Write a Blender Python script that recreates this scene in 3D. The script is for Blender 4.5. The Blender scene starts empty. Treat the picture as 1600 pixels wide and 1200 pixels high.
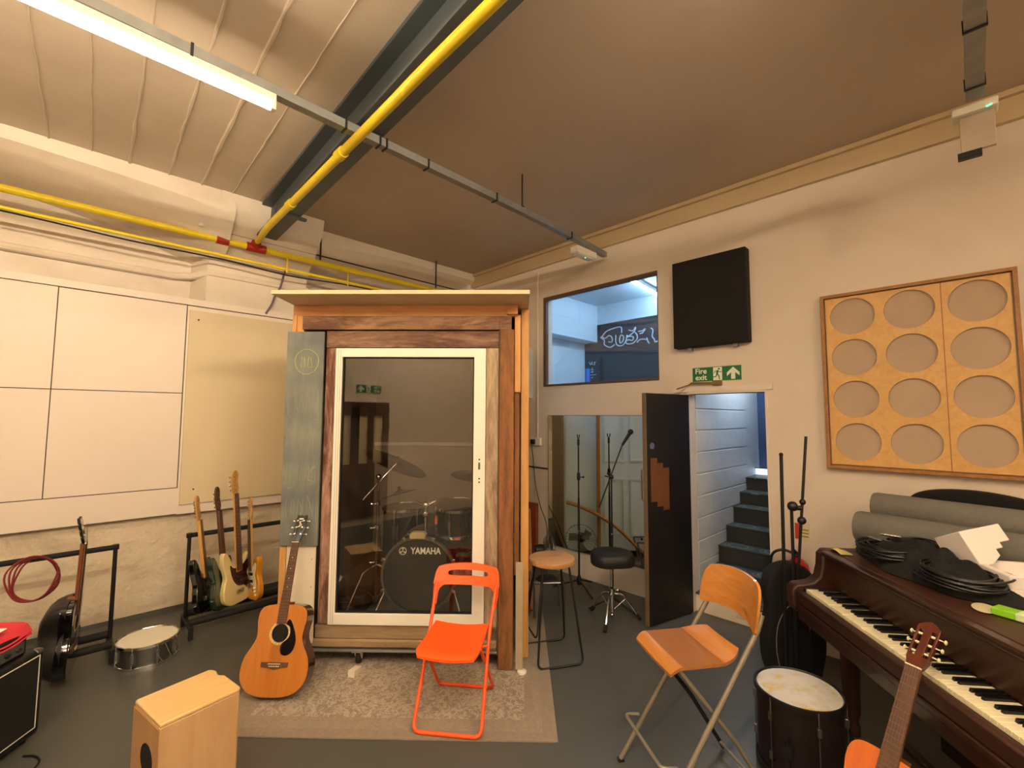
import bpy, math, random
from mathutils import Vector, Matrix
random.seed(4)
PI = math.pi
COL = bpy.context.scene.collection
R = math.radians
X, Y, Z = Vector((1,0,0)), Vector((0,1,0)), Vector((0,0,1))

# ------------------------------------------------------------ mesh builder
def frame(d, up=Z):
    d = d.normalized()
    if abs(d.dot(up)) > .98: up = X if abs(d.dot(X)) < .9 else Y
    a = d.cross(up).normalized(); b = a.cross(d).normalized()
    return a, b

def cr(pts, n=6, closed=False):
    P = [Vector(p) for p in pts]; out = []; m = len(P)
    rng = m if closed else m-1
    for i in range(rng):
        p0 = P[(i-1) % m] if (closed or i > 0) else P[0]*2-P[1]
        p1 = P[i]; p2 = P[(i+1) % m]
        p3 = P[(i+2) % m] if (closed or i+2 < m) else P[m-1]*2-P[m-2]
        for k in range(n):
            t = k/n
            out.append(.5*((2*p1)+(p2-p0)*t+(2*p0-5*p1+4*p2-p3)*t*t+(3*p1-p0-3*p2+p3)*t**3))
    if not closed: out.append(P[-1])
    return out

class MB:
    def __init__(s, M=None): s.v=[]; s.f=[]; s.m=[]; s.M=M or Matrix()
    def add(s, vs, fs, mi=0):
        b=len(s.v); s.v += [s.M @ Vector(v) for v in vs]
        s.f += [[b+i for i in f] for f in fs]; s.m += [mi]*len(fs); return s
    def box(s, x0,x1,y0,y1,z0,z1, mi=0):
        vs=[(x,y,z) for x in (x0,x1) for y in (y0,y1) for z in (z0,z1)]
        return s.add(vs, [(0,1,3,2),(4,6,7,5),(0,4,5,1),(2,3,7,6),(0,2,6,4),(1,5,7,3)], mi)
    def bar(s, p, q, w, h, up=Z, mi=0):
        p,q=Vector(p),Vector(q); a,b=frame(q-p,Vector(up)); a=a*w/2; b=b*h/2
        vs=[p-a-b,p+a-b,p+a+b,p-a+b,q-a-b,q+a-b,q+a+b,q-a+b]
        return s.add(vs,[(0,1,2,3),(7,6,5,4),(0,4,5,1),(1,5,6,2),(2,6,7,3),(3,7,4,0)],mi)
    def tube(s, pts, r, seg=10, closed=False, mi=0, cap=True):
        P=[Vector(p) for p in pts]; n=len(P)
        rr=r if isinstance(r,(list,tuple)) else [r]*n
        d=(P[1]-P[0]).normalized(); a,b=frame(d); vs=[]
        for i in range(n):
            if closed: d2=(P[(i+1)%n]-P[i-1])
            else: d2=(P[min(i+1,n-1)]-P[max(i-1,0)])
            d2 = d2.normalized() if d2.length>1e-9 else d
            q=d.rotation_difference(d2); a=q@a; b=q@b; d=d2
            vs += [P[i]+(a*math.cos(2*PI*k/seg)+b*math.sin(2*PI*k/seg))*rr[i] for k in range(seg)]
        fs=[]
        for i in range(n if closed else n-1):
            j=(i+1)%n
            fs += [(i*seg+k,i*seg+(k+1)%seg,j*seg+(k+1)%seg,j*seg+k) for k in range(seg)]
        if not closed and cap: fs += [tuple(range(seg))[::-1], tuple((n-1)*seg+k for k in range(seg))]
        return s.add(vs,fs,mi)
    def rod(s,p,q,r,r2=None,seg=12,mi=0): return s.tube([p,q],[r,r if r2 is None else r2],seg,mi=mi)
    def lathe(s, prof, o=(0,0,0), ax=Z, seg=32, mi=0, sx=1, sy=1):
        o=Vector(o); ax=Vector(ax).normalized(); a,b=frame(ax); vs=[];fs=[]
        if abs(ax.z)>.98: a,b=X,Y
        n=len(prof)
        for r,h in prof:
            vs += [o+ax*h+(a*math.cos(2*PI*k/seg)*sx+b*math.sin(2*PI*k/seg)*sy)*r for k in range(seg)]
        for i in range(n-1):
            fs += [(i*seg+k,i*seg+(k+1)%seg,(i+1)*seg+(k+1)%seg,(i+1)*seg+k) for k in range(seg)]
        if prof[0][0]>1e-5 and abs(prof[0][0]-prof[-1][0])<.015:
            if n>2: fs += [((n-1)*seg+k,(n-1)*seg+(k+1)%seg,(k+1)%seg,k) for k in range(seg)]
        else:
            if prof[0][0]>1e-5: fs.append(tuple(range(seg))[::-1])
            if prof[-1][0]>1e-5: fs.append(tuple((n-1)*seg+k for k in range(seg)))
        return s.add(vs,fs,mi)
    def prism(s, poly, c0, c1, plane='xz', mi=0):
        n=len(poly)
        g={'xz':lambda a,b,c:(a,c,b),'xy':lambda a,b,c:(a,b,c),'yz':lambda a,b,c:(c,a,b)}[plane]
        vs=[g(p[0],p[1],c0) for p in poly]+[g(p[0],p[1],c1) for p in poly]
        fs=[tuple(range(n))[::-1],tuple(range(n,2*n))]+[(i,(i+1)%n,n+(i+1)%n,n+i) for i in range(n)]
        return s.add(vs,fs,mi)
    def ring(s, po, pi_, c0, c1, plane='xz', mi=0):
        n=len(po)
        g={'xz':lambda a,b,c:(a,c,b),'xy':lambda a,b,c:(a,b,c),'yz':lambda a,b,c:(c,a,b)}[plane]
        vs=[g(p[0],p[1],c) for c in (c0,c1) for q in (po,pi_) for p in q]; fs=[]
        for i in range(n):
            j=(i+1)%n
            fs += [(i,j,n+j,n+i),(2*n+i,3*n+i,3*n+j,2*n+j),(i,2*n+i,2*n+j,j),(n+i,n+j,3*n+j,3*n+i)]
        return s.add(vs,fs,mi)
    def ball(s, c, r, seg=16, mi=0):
        r=r if isinstance(r,(tuple,list)) else (r,r,r); c=Vector(c); vs=[];fs=[];h=seg//2
        for i in range(h+1):
            t=PI*i/h
            vs += [c+Vector((r[0]*math.sin(t)*math.cos(2*PI*k/seg),r[1]*math.sin(t)*math.sin(2*PI*k/seg),r[2]*math.cos(t))) for k in range(seg)]
        for i in range(h): fs += [(i*seg+k,(i+1)*seg+k,(i+1)*seg+(k+1)%seg,i*seg+(k+1)%seg) for k in range(seg)]
        return s.add(vs,fs,mi)
    def grid(s, fn, nu, nv, mi=0, flip=False):
        vs=[fn(i/nu,j/nv) for i in range(nu+1) for j in range(nv+1)]; w=nv+1
        fs=[(i*w+j,(i+1)*w+j,(i+1)*w+j+1,i*w+j+1) for i in range(nu) for j in range(nv)]
        if flip: fs=[f[::-1] for f in fs]
        return s.add(vs,fs,mi)
    def build(s, name, mats, parent=None, bevel=0, kind=None, smooth=True, label=None, sub=0):
        me=bpy.data.meshes.new(name); me.from_pydata([tuple(v) for v in s.v],[],s.f)
        me.polygons.foreach_set('material_index', s.m)
        if not isinstance(mats,(list,tuple)): mats=[mats]
        for m in mats: me.materials.append(m)
        import bmesh
        bm=bmesh.new(); bm.from_mesh(me); bmesh.ops.remove_doubles(bm,verts=bm.verts,dist=1e-6)
        bmesh.ops.recalc_face_normals(bm,faces=bm.faces); bm.to_mesh(me); bm.free()
        if smooth:
            me.shade_smooth(); me.set_sharp_from_angle(angle=R(38))
        o=bpy.data.objects.new(name,me); COL.objects.link(o)
        if parent: o.parent=parent
        if bevel:
            md=o.modifiers.new('Bevel','BEVEL'); md.width=bevel; md.segments=2; md.limit_method='ANGLE'; md.angle_limit=R(40); md.harden_normals=False
        if sub:
            md=o.modifiers.new('Subdivision','SUBSURF'); md.levels=sub; md.render_levels=sub
        if kind: o['kind']=kind
        if label: o['label']=label
        return o

def thing(name, label, cat, loc=(0,0,0), rz=0, group=None, rot=None):
    o=bpy.data.objects.new(name,None); COL.objects.link(o); o.empty_display_size=.1
    o.location=loc; o.rotation_euler=rot if rot else (0,0,rz)
    o['label']=label; o['category']=cat
    if group: o['group']=group
    return o
def tag(o,label,cat,group=None):
    o['label']=label; o['category']=cat
    if group: o['group']=group
    return o
def struct(name, mb, m, parent=None, bevel=0, **k):
    return mb.build(name, m, parent, bevel, kind=None if parent else 'structure', **k)

def lettering(name, txt, size, mat, parent, loc, rot, bold=.0, depth=.001, sx=1.0, align='CENTER'):
    cu=bpy.data.curves.new(name,'FONT'); cu.body=txt; cu.size=size; cu.extrude=depth; cu.offset=bold; cu.align_x=align; cu.align_y='CENTER'
    cu.space_line=.85
    t=bpy.data.objects.new('tmp',cu); COL.objects.link(t)
    dg=bpy.context.evaluated_depsgraph_get(); me=bpy.data.meshes.new_from_object(t.evaluated_get(dg)); me.name=name
    bpy.data.objects.remove(t); me.materials.clear(); me.materials.append(mat)
    for v in me.vertices: v.co.x*=sx
    o=bpy.data.objects.new(name,me); COL.objects.link(o); o.parent=parent; o.location=loc; o.rotation_euler=rot
    return o

# ------------------------------------------------------------ materials
def lin(h):
    h=h.lstrip('#'); c=[int(h[i:i+2],16)/255 for i in (0,2,4)]
    return tuple((x/12.92 if x<=.04045 else ((x+.055)/1.055)**2.4) for x in c)+(1,)
def base(name):
    m=bpy.data.materials.new(name); m.use_nodes=True; nt=m.node_tree
    return m, nt, nt.nodes['Principled BSDF']
def tc(nt, scale=(1,1,1), rot=(0,0,0)):
    t=nt.nodes.new('ShaderNodeTexCoord'); mp=nt.nodes.new('ShaderNodeMapping')
    mp.inputs['Scale'].default_value=scale; mp.inputs['Rotation'].default_value=rot
    nt.links.new(t.outputs['Object'],mp.inputs['Vector']); return mp.outputs['Vector']
def noise(nt, vec, sc, det=4, rough=.6, dist=0):
    n=nt.nodes.new('ShaderNodeTexNoise'); n.inputs['Scale'].default_value=sc; n.inputs['Detail'].default_value=det
    n.inputs['Roughness'].default_value=rough; n.inputs['Distortion'].default_value=dist
    nt.links.new(vec,n.inputs['Vector']); return n.outputs['Fac']
def ramp(nt, fac, stops):
    r=nt.nodes.new('ShaderNodeValToRGB'); e=r.color_ramp.elements
    while len(e)<len(stops): e.new(.5)
    for i,(p,c) in enumerate(stops): e[i].position=p; e[i].color=c if not isinstance(c,str) else lin(c)
    nt.links.new(fac,r.inputs['Fac']); return r.outputs['Color']
def bump(nt, b, h, st, dist=.01):
    n=nt.nodes.new('ShaderNodeBump'); n.inputs['Strength'].default_value=st; n.inputs['Distance'].default_value=dist
    nt.links.new(h,n.inputs['Height']); nt.links.new(n.outputs['Normal'],b.inputs['Normal'])
def plain(name, c, rough=.6, metal=0, var=.08, vs=6, bs=0, bsc=40, coat=0, bd=.01):
    m,nt,b=base(name); c=lin(c); v=tc(nt)
    lo=tuple(x*(1-var) for x in c[:3])+(1,); hi=tuple(min(1,x*(1+var)) for x in c[:3])+(1,)
    nt.links.new(ramp(nt,noise(nt,v,vs),[(.3,lo),(.7,hi)]),b.inputs['Base Color'])
    b.inputs['Roughness'].default_value=rough; b.inputs['Metallic'].default_value=metal
    b.inputs['Coat Weight'].default_value=coat
    if bs: bump(nt,b,noise(nt,v,bsc,6),bs,bd)
    return m
def wood(name, c1, c2, axis='z', rough=.5, sc=1.0, coat=0, c3=None, bs=.1):
    m,nt,b=base(name)
    s={'x':(1.2,14,14),'y':(14,1.2,14),'z':(14,14,1.2)}[axis]
    v=tc(nt,tuple(k*sc for k in s)); n1=noise(nt,v,1.6,8,.65,1.2)
    st=[(.3,c1),(.68,c2)] if not c3 else [(.25,c1),(.48,c2),(.7,c3)]
    nt.links.new(ramp(nt,n1,st),b.inputs['Base Color'])
    b.inputs['Roughness'].default_value=rough; b.inputs['Coat Weight'].default_value=coat
    if bs: bump(nt,b,n1,bs,.004)
    return m
def oldwood(name, stops, axis='z'):
    m,nt,b=base(name); s={'x':(.5,3,3),'y':(3,.5,3),'z':(3,3,.5)}[axis]
    a=noise(nt,tc(nt,s),3.2,8,.75,.6); g=noise(nt,tc(nt,tuple(k*6 for k in s)),3,6,.7)
    mx=nt.nodes.new('ShaderNodeMath'); mx.operation='MULTIPLY_ADD'; mx.inputs[1].default_value=.35
    nt.links.new(g,mx.inputs[0]); nt.links.new(a,mx.inputs[2])
    nt.links.new(ramp(nt,mx.outputs[0],stops),b.inputs['Base Color']); b.inputs['Roughness'].default_value=.8
    bump(nt,b,mx.outputs[0],.4,.01); return m
def plaster(name, c, stain=None, bs=.35, bsc=9, rough=.55, stscale=1.5, bd=.03, st=(.45,.75)):
    m,nt,b=base(name); v=tc(nt)
    n=noise(nt,tc(nt,(1,1,1.6)),stscale,8,.62,.3); c0=lin(c)
    stc=lin(stain) if stain else tuple(x*.85 for x in c0[:3])+(1,)
    nt.links.new(ramp(nt,n,[(st[0],c0),(st[1],stc)]),b.inputs['Base Color']); b.inputs['Roughness'].default_value=rough
    bump(nt,b,noise(nt,v,bsc,9,.55),bs,bd); return m
def emit(name, c, s):
    m=bpy.data.materials.new(name); m.use_nodes=True; nt=m.node_tree; nt.nodes.clear()
    e=nt.nodes.new('ShaderNodeEmission'); o=nt.nodes.new('ShaderNodeOutputMaterial')
    e.inputs['Color'].default_value=c; e.inputs['Strength'].default_value=s; nt.links.new(e.outputs[0],o.inputs[0]); return m
def glassy(name, tint, fac, gl=(1,1,1,1), rough=0):
    m=bpy.data.materials.new(name); m.use_nodes=True; nt=m.node_tree; nt.nodes.clear()
    t=nt.nodes.new('ShaderNodeBsdfTransparent'); t.inputs[0].default_value=tint
    g=nt.nodes.new('ShaderNodeBsdfGlossy'); g.inputs['Color'].default_value=gl; g.inputs['Roughness'].default_value=rough
    x=nt.nodes.new('ShaderNodeMixShader'); x.inputs[0].default_value=fac
    o=nt.nodes.new('ShaderNodeOutputMaterial'); nt.links.new(t.outputs[0],x.inputs[1]); nt.links.new(g.outputs[0],x.inputs[2]); nt.links.new(x.outputs[0],o.inputs[0]); return m

M_white=plaster('white_wall_paint','#DDD2C4',None,.08,30,.6,.8,.01,(.5,.95))
M_right=plaster('smooth_cream_wall_paint','#DACCBC','#CFC0AE',.06,22,.6,.7,.01)
M_rough=plaster('rough_painted_brick','#DCD0C0','#CFC2AE',.35,7,.5,1.6,.03)
M_lower=plaster('stained_rough_plaster','#D2C3AA','#A08E74',.8,5,.6,1.5,.06,(.52,.78))
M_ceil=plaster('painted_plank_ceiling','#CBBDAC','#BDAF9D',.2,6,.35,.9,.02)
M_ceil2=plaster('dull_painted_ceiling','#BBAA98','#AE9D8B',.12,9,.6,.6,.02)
M_fascia=plaster('ochre_cream_fascia','#C4AE8A','#B8A27E',.1,12,.5,.8,.01)
M_board=plain('white_laminate_board','#DFD3C6',.45,var=.03,vs=1.5)
M_cream=plain('cream_hardboard_sheet','#D2C2A0',.55,var=.04,vs=1.2)
M_seam=plain('dark_panel_seam','#5A4C40',.8)
M_floor=plaster('grey_painted_floor','#50514C','#494A46',.12,14,.38,1.1,.01,(.3,.8))
M_beam=plain('blue_grey_steel_paint','#4A5257',.5,var=.12,vs=3,bs=.1,bsc=18)
M_yellow=plain('yellow_pipe_paint','#E6CE22',.4,var=.08,vs=7)
M_red=plain('red_valve_paint','#9E1E12',.45)
M_galv=plain('galvanised_steel','#8F9190',.45,.6,.12,9,.05,60)
M_black=plain('black_metal','#0E0E10',.45,0,.1)
M_blackp=plain('black_plastic','#121214',.6)
M_cloth=plain('black_fabric','#0B0B0C',.95,bs=.3,bsc=200)
M_vinyl=plain('black_vinyl_leatherette','#0D0E10',.55,bs=.2,bsc=90)
M_chrome=plain('chrome','#D8D8D8',.12,1,.02)
M_dchrome=plain('worn_chrome','#8A8884',.3,1,.1)
M_orange=plain('orange_plastic','#FF5A0C',.45,var=.02)
M_orange2=plain('orange_powder_coated_tube','#F0581C',.4,var=.02)
M_pine=wood('raw_pine','#D9A866','#C48A4A','z',.6,1)
M_pinex=wood('raw_pine_rail','#E8B27A','#C88A54','x',.6,1)
M_postw=oldwood('brown_reclaimed_post',[(.35,'#6B4123'),(.6,'#8A5A30'),(.85,'#5A3820')],'z')
M_oldx=oldwood('weathered_beam_timber',[(.4,'#3A261C'),(.6,'#6A4A38'),(.8,'#9A7858')],'x')
M_oldx2=oldwood('dark_weathered_lintel',[(.4,'#2E1D17'),(.62,'#5A3A2C'),(.85,'#94745C')],'x')
M_jamb=oldwood('weathered_jamb',[(.45,'#3A281C'),(.58,'#86705A'),(.8,'#B8A082')],'z')
M_jambl=oldwood('dark_reddish_jamb',[(.42,'#3A2018'),(.62,'#5E382A'),(.88,'#B48E78')],'z')
M_sill=oldwood('grey_brown_sill_plank',[(.4,'#6A543C'),(.62,'#8A7254'),(.85,'#A08868')],'x')
M_upvc=plain('white_upvc','#E8E2D4',.4,var=.02)
M_roof=plain('pale_plywood_roof','#D2BC96',.6,var=.05)
M_wpanel=plain('cream_painted_board','#DDD2BC',.6,var=.05,vs=3)
M_inside=plain('dark_acoustic_lining','#5A5248',.9,var=.2,vs=3)
M_glass=glassy('dark_reflective_glass',(.93,.92,.9,1),.085,(.95,.93,.9,1))
M_wglass=glassy('clear_window_glass',(.93,.97,1,1),.04)
M_mirror=glassy('mirror_silvering',(0,0,0,1),.999,(.84,.87,.80,1),.01)
M_honey=wood('honey_beech_veneer','#AE7030','#C8863C','x',.3,1,.5)
M_honeyd=wood('honey_beech_seat','#8E5A2E','#9E6838','x',.28,1,.6)
M_steelp=plain('grey_painted_tube','#8E8778',.35,.5)
M_oak=wood('oak_stool_top','#A87848','#C49866','x',.45,1,.2)
M_birch=wood('birch_plywood','#E0BC80','#D4AC6E','x',.35,.6,.4)
M_birchz=wood('birch_plywood_face','#C9A478','#BB9468','z',.35,.5,.4,bs=.03)
M_ply=wood('pale_ply_panel','#D9AE6C','#C99A58','x',.5,.7)
M_frame=wood('oak_frame','#A8763C','#8E5F2E','x',.5,1)
M_fabric=plain('beige_speaker_cloth','#B59F88',.95,bs=.2,bsc=300,var=.03)
M_spruce=wood('amber_spruce_top','#B06A26','#BE7830','z',.25,1.4,.7,bs=0)
M_mahog=wood('dark_mahogany_sides','#2E100A','#4A1C10','z',.25,1,.7,bs=0)
M_neck=wood('brown_mahogany_neck','#6A3A1C','#8A5028','z',.4,1)
M_rose=wood('rosewood_fingerboard','#4A2E1C','#6B4630','z',.5,1.5)
M_maple=wood('maple_neck','#C89A58','#B4843F','z',.4,1)
M_piano=wood('dark_walnut_case','#2A130A','#3C1D0E','x',.5,.6,.12,bs=0)
M_pianod=wood('darker_walnut_edge','#24110A','#361C0F','x',.35,.6,.3,bs=0)
M_ivory=plain('yellowed_ivory','#E8DDBB',.35,var=.04)
M_ebony=plain('ebony_key','#0A0908',.3)
M_tortoise=plain('tortoiseshell_plastic','#3A0F0B',.25,var=.5,vs=30)
M_green=plain('dark_green_lacquer','#122A1C',.15,coat=.8)
M_gblack=plain('gloss_black_lacquer','#0B0B0D',.12,coat=.8)
M_creamg=plain('aged_cream_lacquer','#D9C68A',.2,coat=.6)
M_amber=plain('amber_yellow_lacquer','#D08A14',.25,coat=.5)
M_navy=plain('navy_drum_wrap','#0B1124',.25,coat=.5)
M_head=plain('coated_drum_head','#DCD5C4',.6,var=.03)
M_blackhead=plain('black_drum_head','#0A0B0B',.5)
M_bronze=plain('dark_bronze_cymbal','#12100E',.38,.1,.15)
M_burg=plain('dark_burgundy_wrap','#16080A',.45)
M_foam=plain('white_packing_foam','#E4DCD6',.8,var=.03,bs=.15,bsc=120)
M_roll=plain('grey_acoustic_foam','#6E6C64',.95,var=.08,vs=60,bs=.4,bsc=150)
M_blockp=plaster('painted_block_wall','#D4D6D2','#C4C8C6',.15,14,.5,1.5,.02)
M_stair=plain('dark_grey_stair_paint','#2A2D2E',.55)
M_bluewall=plain('blue_painted_surface','#33496E',.6,var=.06,vs=1)
M_room2=plain('cool_white_wall','#C8D2DA',.6,var=.04,vs=1)
M_chalkline=plain('white_chalk_line','#B9C6D2',.9)
M_tube=emit('warm_fluorescent_tube',(1,.79,.54,1),54)
M_tubefar=emit('rear_fluorescent_tube',(1,.79,.54,1),185)
M_cool=emit('cool_fluorescent_tube',(.55,.78,1,1),38)
M_led=emit('green_led',(.1,1,.3,1),2)
M_signg=plain('sign_green','#0E6634',.4,var=.03)
M_signw=plain('sign_white','#E6EAD8',.5,var=.02)
M_doorblk=plain('matt_black_door','#191715',.45,var=.15,vs=2)
M_panelblk=plain('black_acoustic_cloth','#0E0C0A',.9,var=.1)
M_darkwood=wood('dark_stained_partition','#3A2115','#4E2E1C','z',.5,.7)
M_rubber=plain('black_rubber','#0C0C0C',.8)
M_cable=plain('black_cable','#0C0C0E',.45)
M_redcable=plain('dark_red_cable','#7A2224',.5)
M_pinkcloth=plain('red_pink_cloth','#C8303E',.8)
M_purple=plain('dusty_mauve_cable','#6A5C66',.7)
M_lime=plain('lime_green_packet','#7FC01C',.5)
M_redx=plain('fire_extinguisher_red','#B81018',.35,coat=.3)
M_teal=plain('teal_blue_strap','#1E5468',.7)
M_blackboard=plain('upper_room_blackboard','#28323C',.8,var=.25,vs=1.2)

def m_chalk():
    m,nt,b=base('smudged_chalkboard')
    v=tc(nt,(5,5,1.1)); n=noise(nt,v,2.6,9,.75,.4); big=noise(nt,tc(nt,(1,1,2.0)),2.2,2,.4)
    mu=nt.nodes.new('ShaderNodeMath'); mu.operation='MULTIPLY'; nt.links.new(n,mu.inputs[0]); nt.links.new(big,mu.inputs[1])
    nt.links.new(ramp(nt,mu.outputs[0],[(.14,'#5E6364'),(.36,'#7E8276')]),b.inputs['Base Color']); b.inputs['Roughness'].default_value=.8; return m
M_chalk=m_chalk()
M_chalky=plain('pale_yellow_chalk','#BDC07E',.95,var=.3,vs=60)
M_chalks=plain('faint_chalk_smear','#969A7C',.95,var=.2,vs=40)

def m_rug(name, ca, cb, sc=11):
    m,nt,b=base(name); v=tc(nt)
    w=nt.nodes.new('ShaderNodeTexNoise'); w.inputs['Scale'].default_value=sc; w.inputs['Detail'].default_value=3; w.inputs['Distortion'].default_value=2.2
    nt.links.new(v,w.inputs['Vector'])
    vo=nt.nodes.new('ShaderNodeTexVoronoi'); vo.feature='DISTANCE_TO_EDGE'; vo.inputs['Scale'].default_value=sc*.8
    mx=nt.nodes.new('ShaderNodeMix'); mx.data_type='RGBA'; mx.inputs[0].default_value=.12
    nt.links.new(v,mx.inputs[6]); nt.links.new(w.outputs['Color'],mx.inputs[7]); nt.links.new(mx.outputs[2],vo.inputs['Vector'])
    a=nt.nodes.new('ShaderNodeMath'); a.operation='MULTIPLY_ADD'; a.inputs[1].default_value=.9
    nt.links.new(vo.outputs['Distance'],a.inputs[0]); nt.links.new(w.outputs['Fac'],a.inputs[2])
    f=noise(nt,v,120,3); a2=nt.nodes.new('ShaderNodeMath'); a2.operation='MULTIPLY_ADD'; a2.inputs[1].default_value=.25
    nt.links.new(f,a2.inputs[0]); nt.links.new(a.outputs[0],a2.inputs[2])
    nt.links.new(ramp(nt,a2.outputs[0],[(.60,ca),(.74,cb),(.86,ca)]),b.inputs['Base Color']); b.inputs['Roughness'].default_value=.95
    bump(nt,b,f,.5,.005); return m
M_rug=m_rug('faded_rug_pattern','#8A7C6E','#B3A592',15)
M_rugb=m_rug('faded_rug_border','#8C7D6D','#978876',16)
M_rugd=plain('plain_rug_edge','#8A7C6C',.95,var=.1,vs=40,bs=.3,bsc=200)

def m_tread():
    m,nt,b=base('stair_tread_ring_pattern')
    v=tc(nt,(1/.22,1/.33,1)); s=nt.nodes.new('ShaderNodeSeparateXYZ'); nt.links.new(v,s.inputs[0]); parts=[]
    for i in (0,1):
        fr=nt.nodes.new('ShaderNodeMath'); fr.operation='FRACT'; nt.links.new(s.outputs[i],fr.inputs[0])
        sb=nt.nodes.new('ShaderNodeMath'); sb.operation='SUBTRACT'; sb.inputs[1].default_value=.5; nt.links.new(fr.outputs[0],sb.inputs[0])
        sq=nt.nodes.new('ShaderNodeMath'); sq.operation='POWER'; sq.inputs[1].default_value=2; nt.links.new(sb.outputs[0],sq.inputs[0]); parts.append(sq)
    ad=nt.nodes.new('ShaderNodeMath'); nt.links.new(parts[0].outputs[0],ad.inputs[0]); nt.links.new(parts[1].outputs[0],ad.inputs[1])
    g='#3A403E'; w='#8E948C'
    c=ramp(nt,ad.outputs[0],[(.0,g),(.055,g),(.07,w),(.095,g),(.14,g),(.155,w),(.17,g)])
    nt.links.new(c,b.inputs['Base Color']); b.inputs['Roughness'].default_value=.5; return m
M_tread=m_tread()

# ============================================================ THE ROOM
WX, WY, CZ = 4.12, 5.16, 3.78          # right wall plane, left wall plane, ceiling height
def holed(mb, a0,a1,z0,z1, holes, put):
    xs=sorted({a0,a1}|{h[0] for h in holes}|{h[1] for h in holes}); zs=sorted({z0,z1}|{h[2] for h in holes}|{h[3] for h in holes})
    for i in range(len(xs)-1):
        for j in range(len(zs)-1):
            cx=(xs[i]+xs[i+1])/2; cz=(zs[j]+zs[j+1])/2
            if any(h[0]<cx<h[1] and h[2]<cz<h[3] for h in holes): continue
            put(xs[i],xs[i+1],zs[j],zs[j+1])
f=MB().box(-2.6,4.30,-3.2,5.5,-.1,0); struct('floor',f,M_floor)
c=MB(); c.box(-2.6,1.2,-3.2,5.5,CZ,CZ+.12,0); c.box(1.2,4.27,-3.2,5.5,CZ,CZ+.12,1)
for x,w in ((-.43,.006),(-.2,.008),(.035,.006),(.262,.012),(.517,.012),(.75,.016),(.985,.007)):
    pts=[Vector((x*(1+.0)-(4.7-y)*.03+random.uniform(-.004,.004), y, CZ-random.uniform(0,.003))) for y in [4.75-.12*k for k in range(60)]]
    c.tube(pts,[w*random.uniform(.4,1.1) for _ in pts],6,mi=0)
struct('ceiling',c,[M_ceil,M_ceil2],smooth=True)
w=MB(); holed(w,-3.2,5.5,0,CZ,[(2.146,3.645,2.115,3.206),(1.212,1.87,0,1.968)],lambda a,b,z0,z1:w.box(WX,WX+.15,a,b,z0,z1))
struct('wall_right',w,M_right,smooth=False)
w=MB(); w.box(-2.6,WX,5.30,5.45,0,CZ,0); w.box(-2.6,WX,WY,5.30,0,2.80,1)
struct('wall_left',w,[M_rough,M_lower],smooth=False)
struct('wall_rear',MB().box(-2.6,4.3,-3.35,-3.2,0,CZ),M_right,smooth=False)
struct('wall_west',MB().box(-2.6,-2.4,-3.2,5.5,0,CZ),M_right,smooth=False)
# baseboard line along the left wall (painted floor colour turned up the wall)
struct('baseboard_left',MB().box(-2.4,WX,WY-.012,WY,0,.035),M_floor)
# fascia at the top of the right wall
struct('trim_1',MB().box(WX-.04,WX,-3.2,5.3,3.60,CZ).box(WX-.075,WX-.04,-3.2,5.3,CZ-.035,CZ),M_fascia,smooth=False)
# arched haunches over the left wall and the masonry pillar between them
def haunch(x0,x1,yt,left):
    def fn(u,v):
        x=x0+(x1-x0)*u; e=(u if left else 1-u); drop=.34*max(0,(e-.45)/.55)**2
        P=[(yt,CZ),(yt+.01,3.69-drop*.25),(yt+.10,3.64-drop*.45),(yt+.26,3.60-drop*.8),(5.30,3.54-drop*1.2)]
        k=v*4; i=min(3,int(k)); t=k-i
        return Vector((x,P[i][0]+(P[i+1][0]-P[i][0])*t,P[i][1]+(P[i+1][1]-P[i][1])*t))
    return fn
m=MB(); m.grid(haunch(-2.4,1.02,4.67,True),40,16); m.grid(haunch(1.8,4.12,4.93,False),30,16,flip=False)
struct('trim_2',m,M_rough)
def pil(u,v):
    prof=[(4.66,3.78),(4.69,3.64),(4.86,3.46),(5.02,3.34),(5.10,3.22),(5.12,3.10),(5.12,2.72)]
    k=v*6; i=min(5,int(k)); t=k-i
    y=prof[i][0]+(prof[i+1][0]-prof[i][0])*t; z=prof[i][1]+(prof[i+1][1]-prof[i][1])*t
    a=u*10; x=.80+.1*min(a,1) if a<1 else (.90+.92*(a-1)/8 if a<9 else 1.82+.06*(a-9))
    e=max(0,1-a) if a<1 else max(0,a-9)
    return Vector((x,y+(5.30-y)*e,z))
struct('trim_3',MB().grid(pil,40,24),M_rough)
m=MB()
for z,r in ((3.07,.035),):
    m.tube([(-2.4,5.28,z),(.66,5.28,z),(.80,5.24,z+.02),(.92,5.13,z+.06),(1.84,5.13,z+.06),(1.92,5.28,z),(4.1,5.28,z)],r,8)
struct('trim_4',m,M_rough)
struct('trim_5',MB().box(WX-.10,WX,5.02,5.3,2.4,CZ-.01),M_rough)      # corner pier

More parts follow.
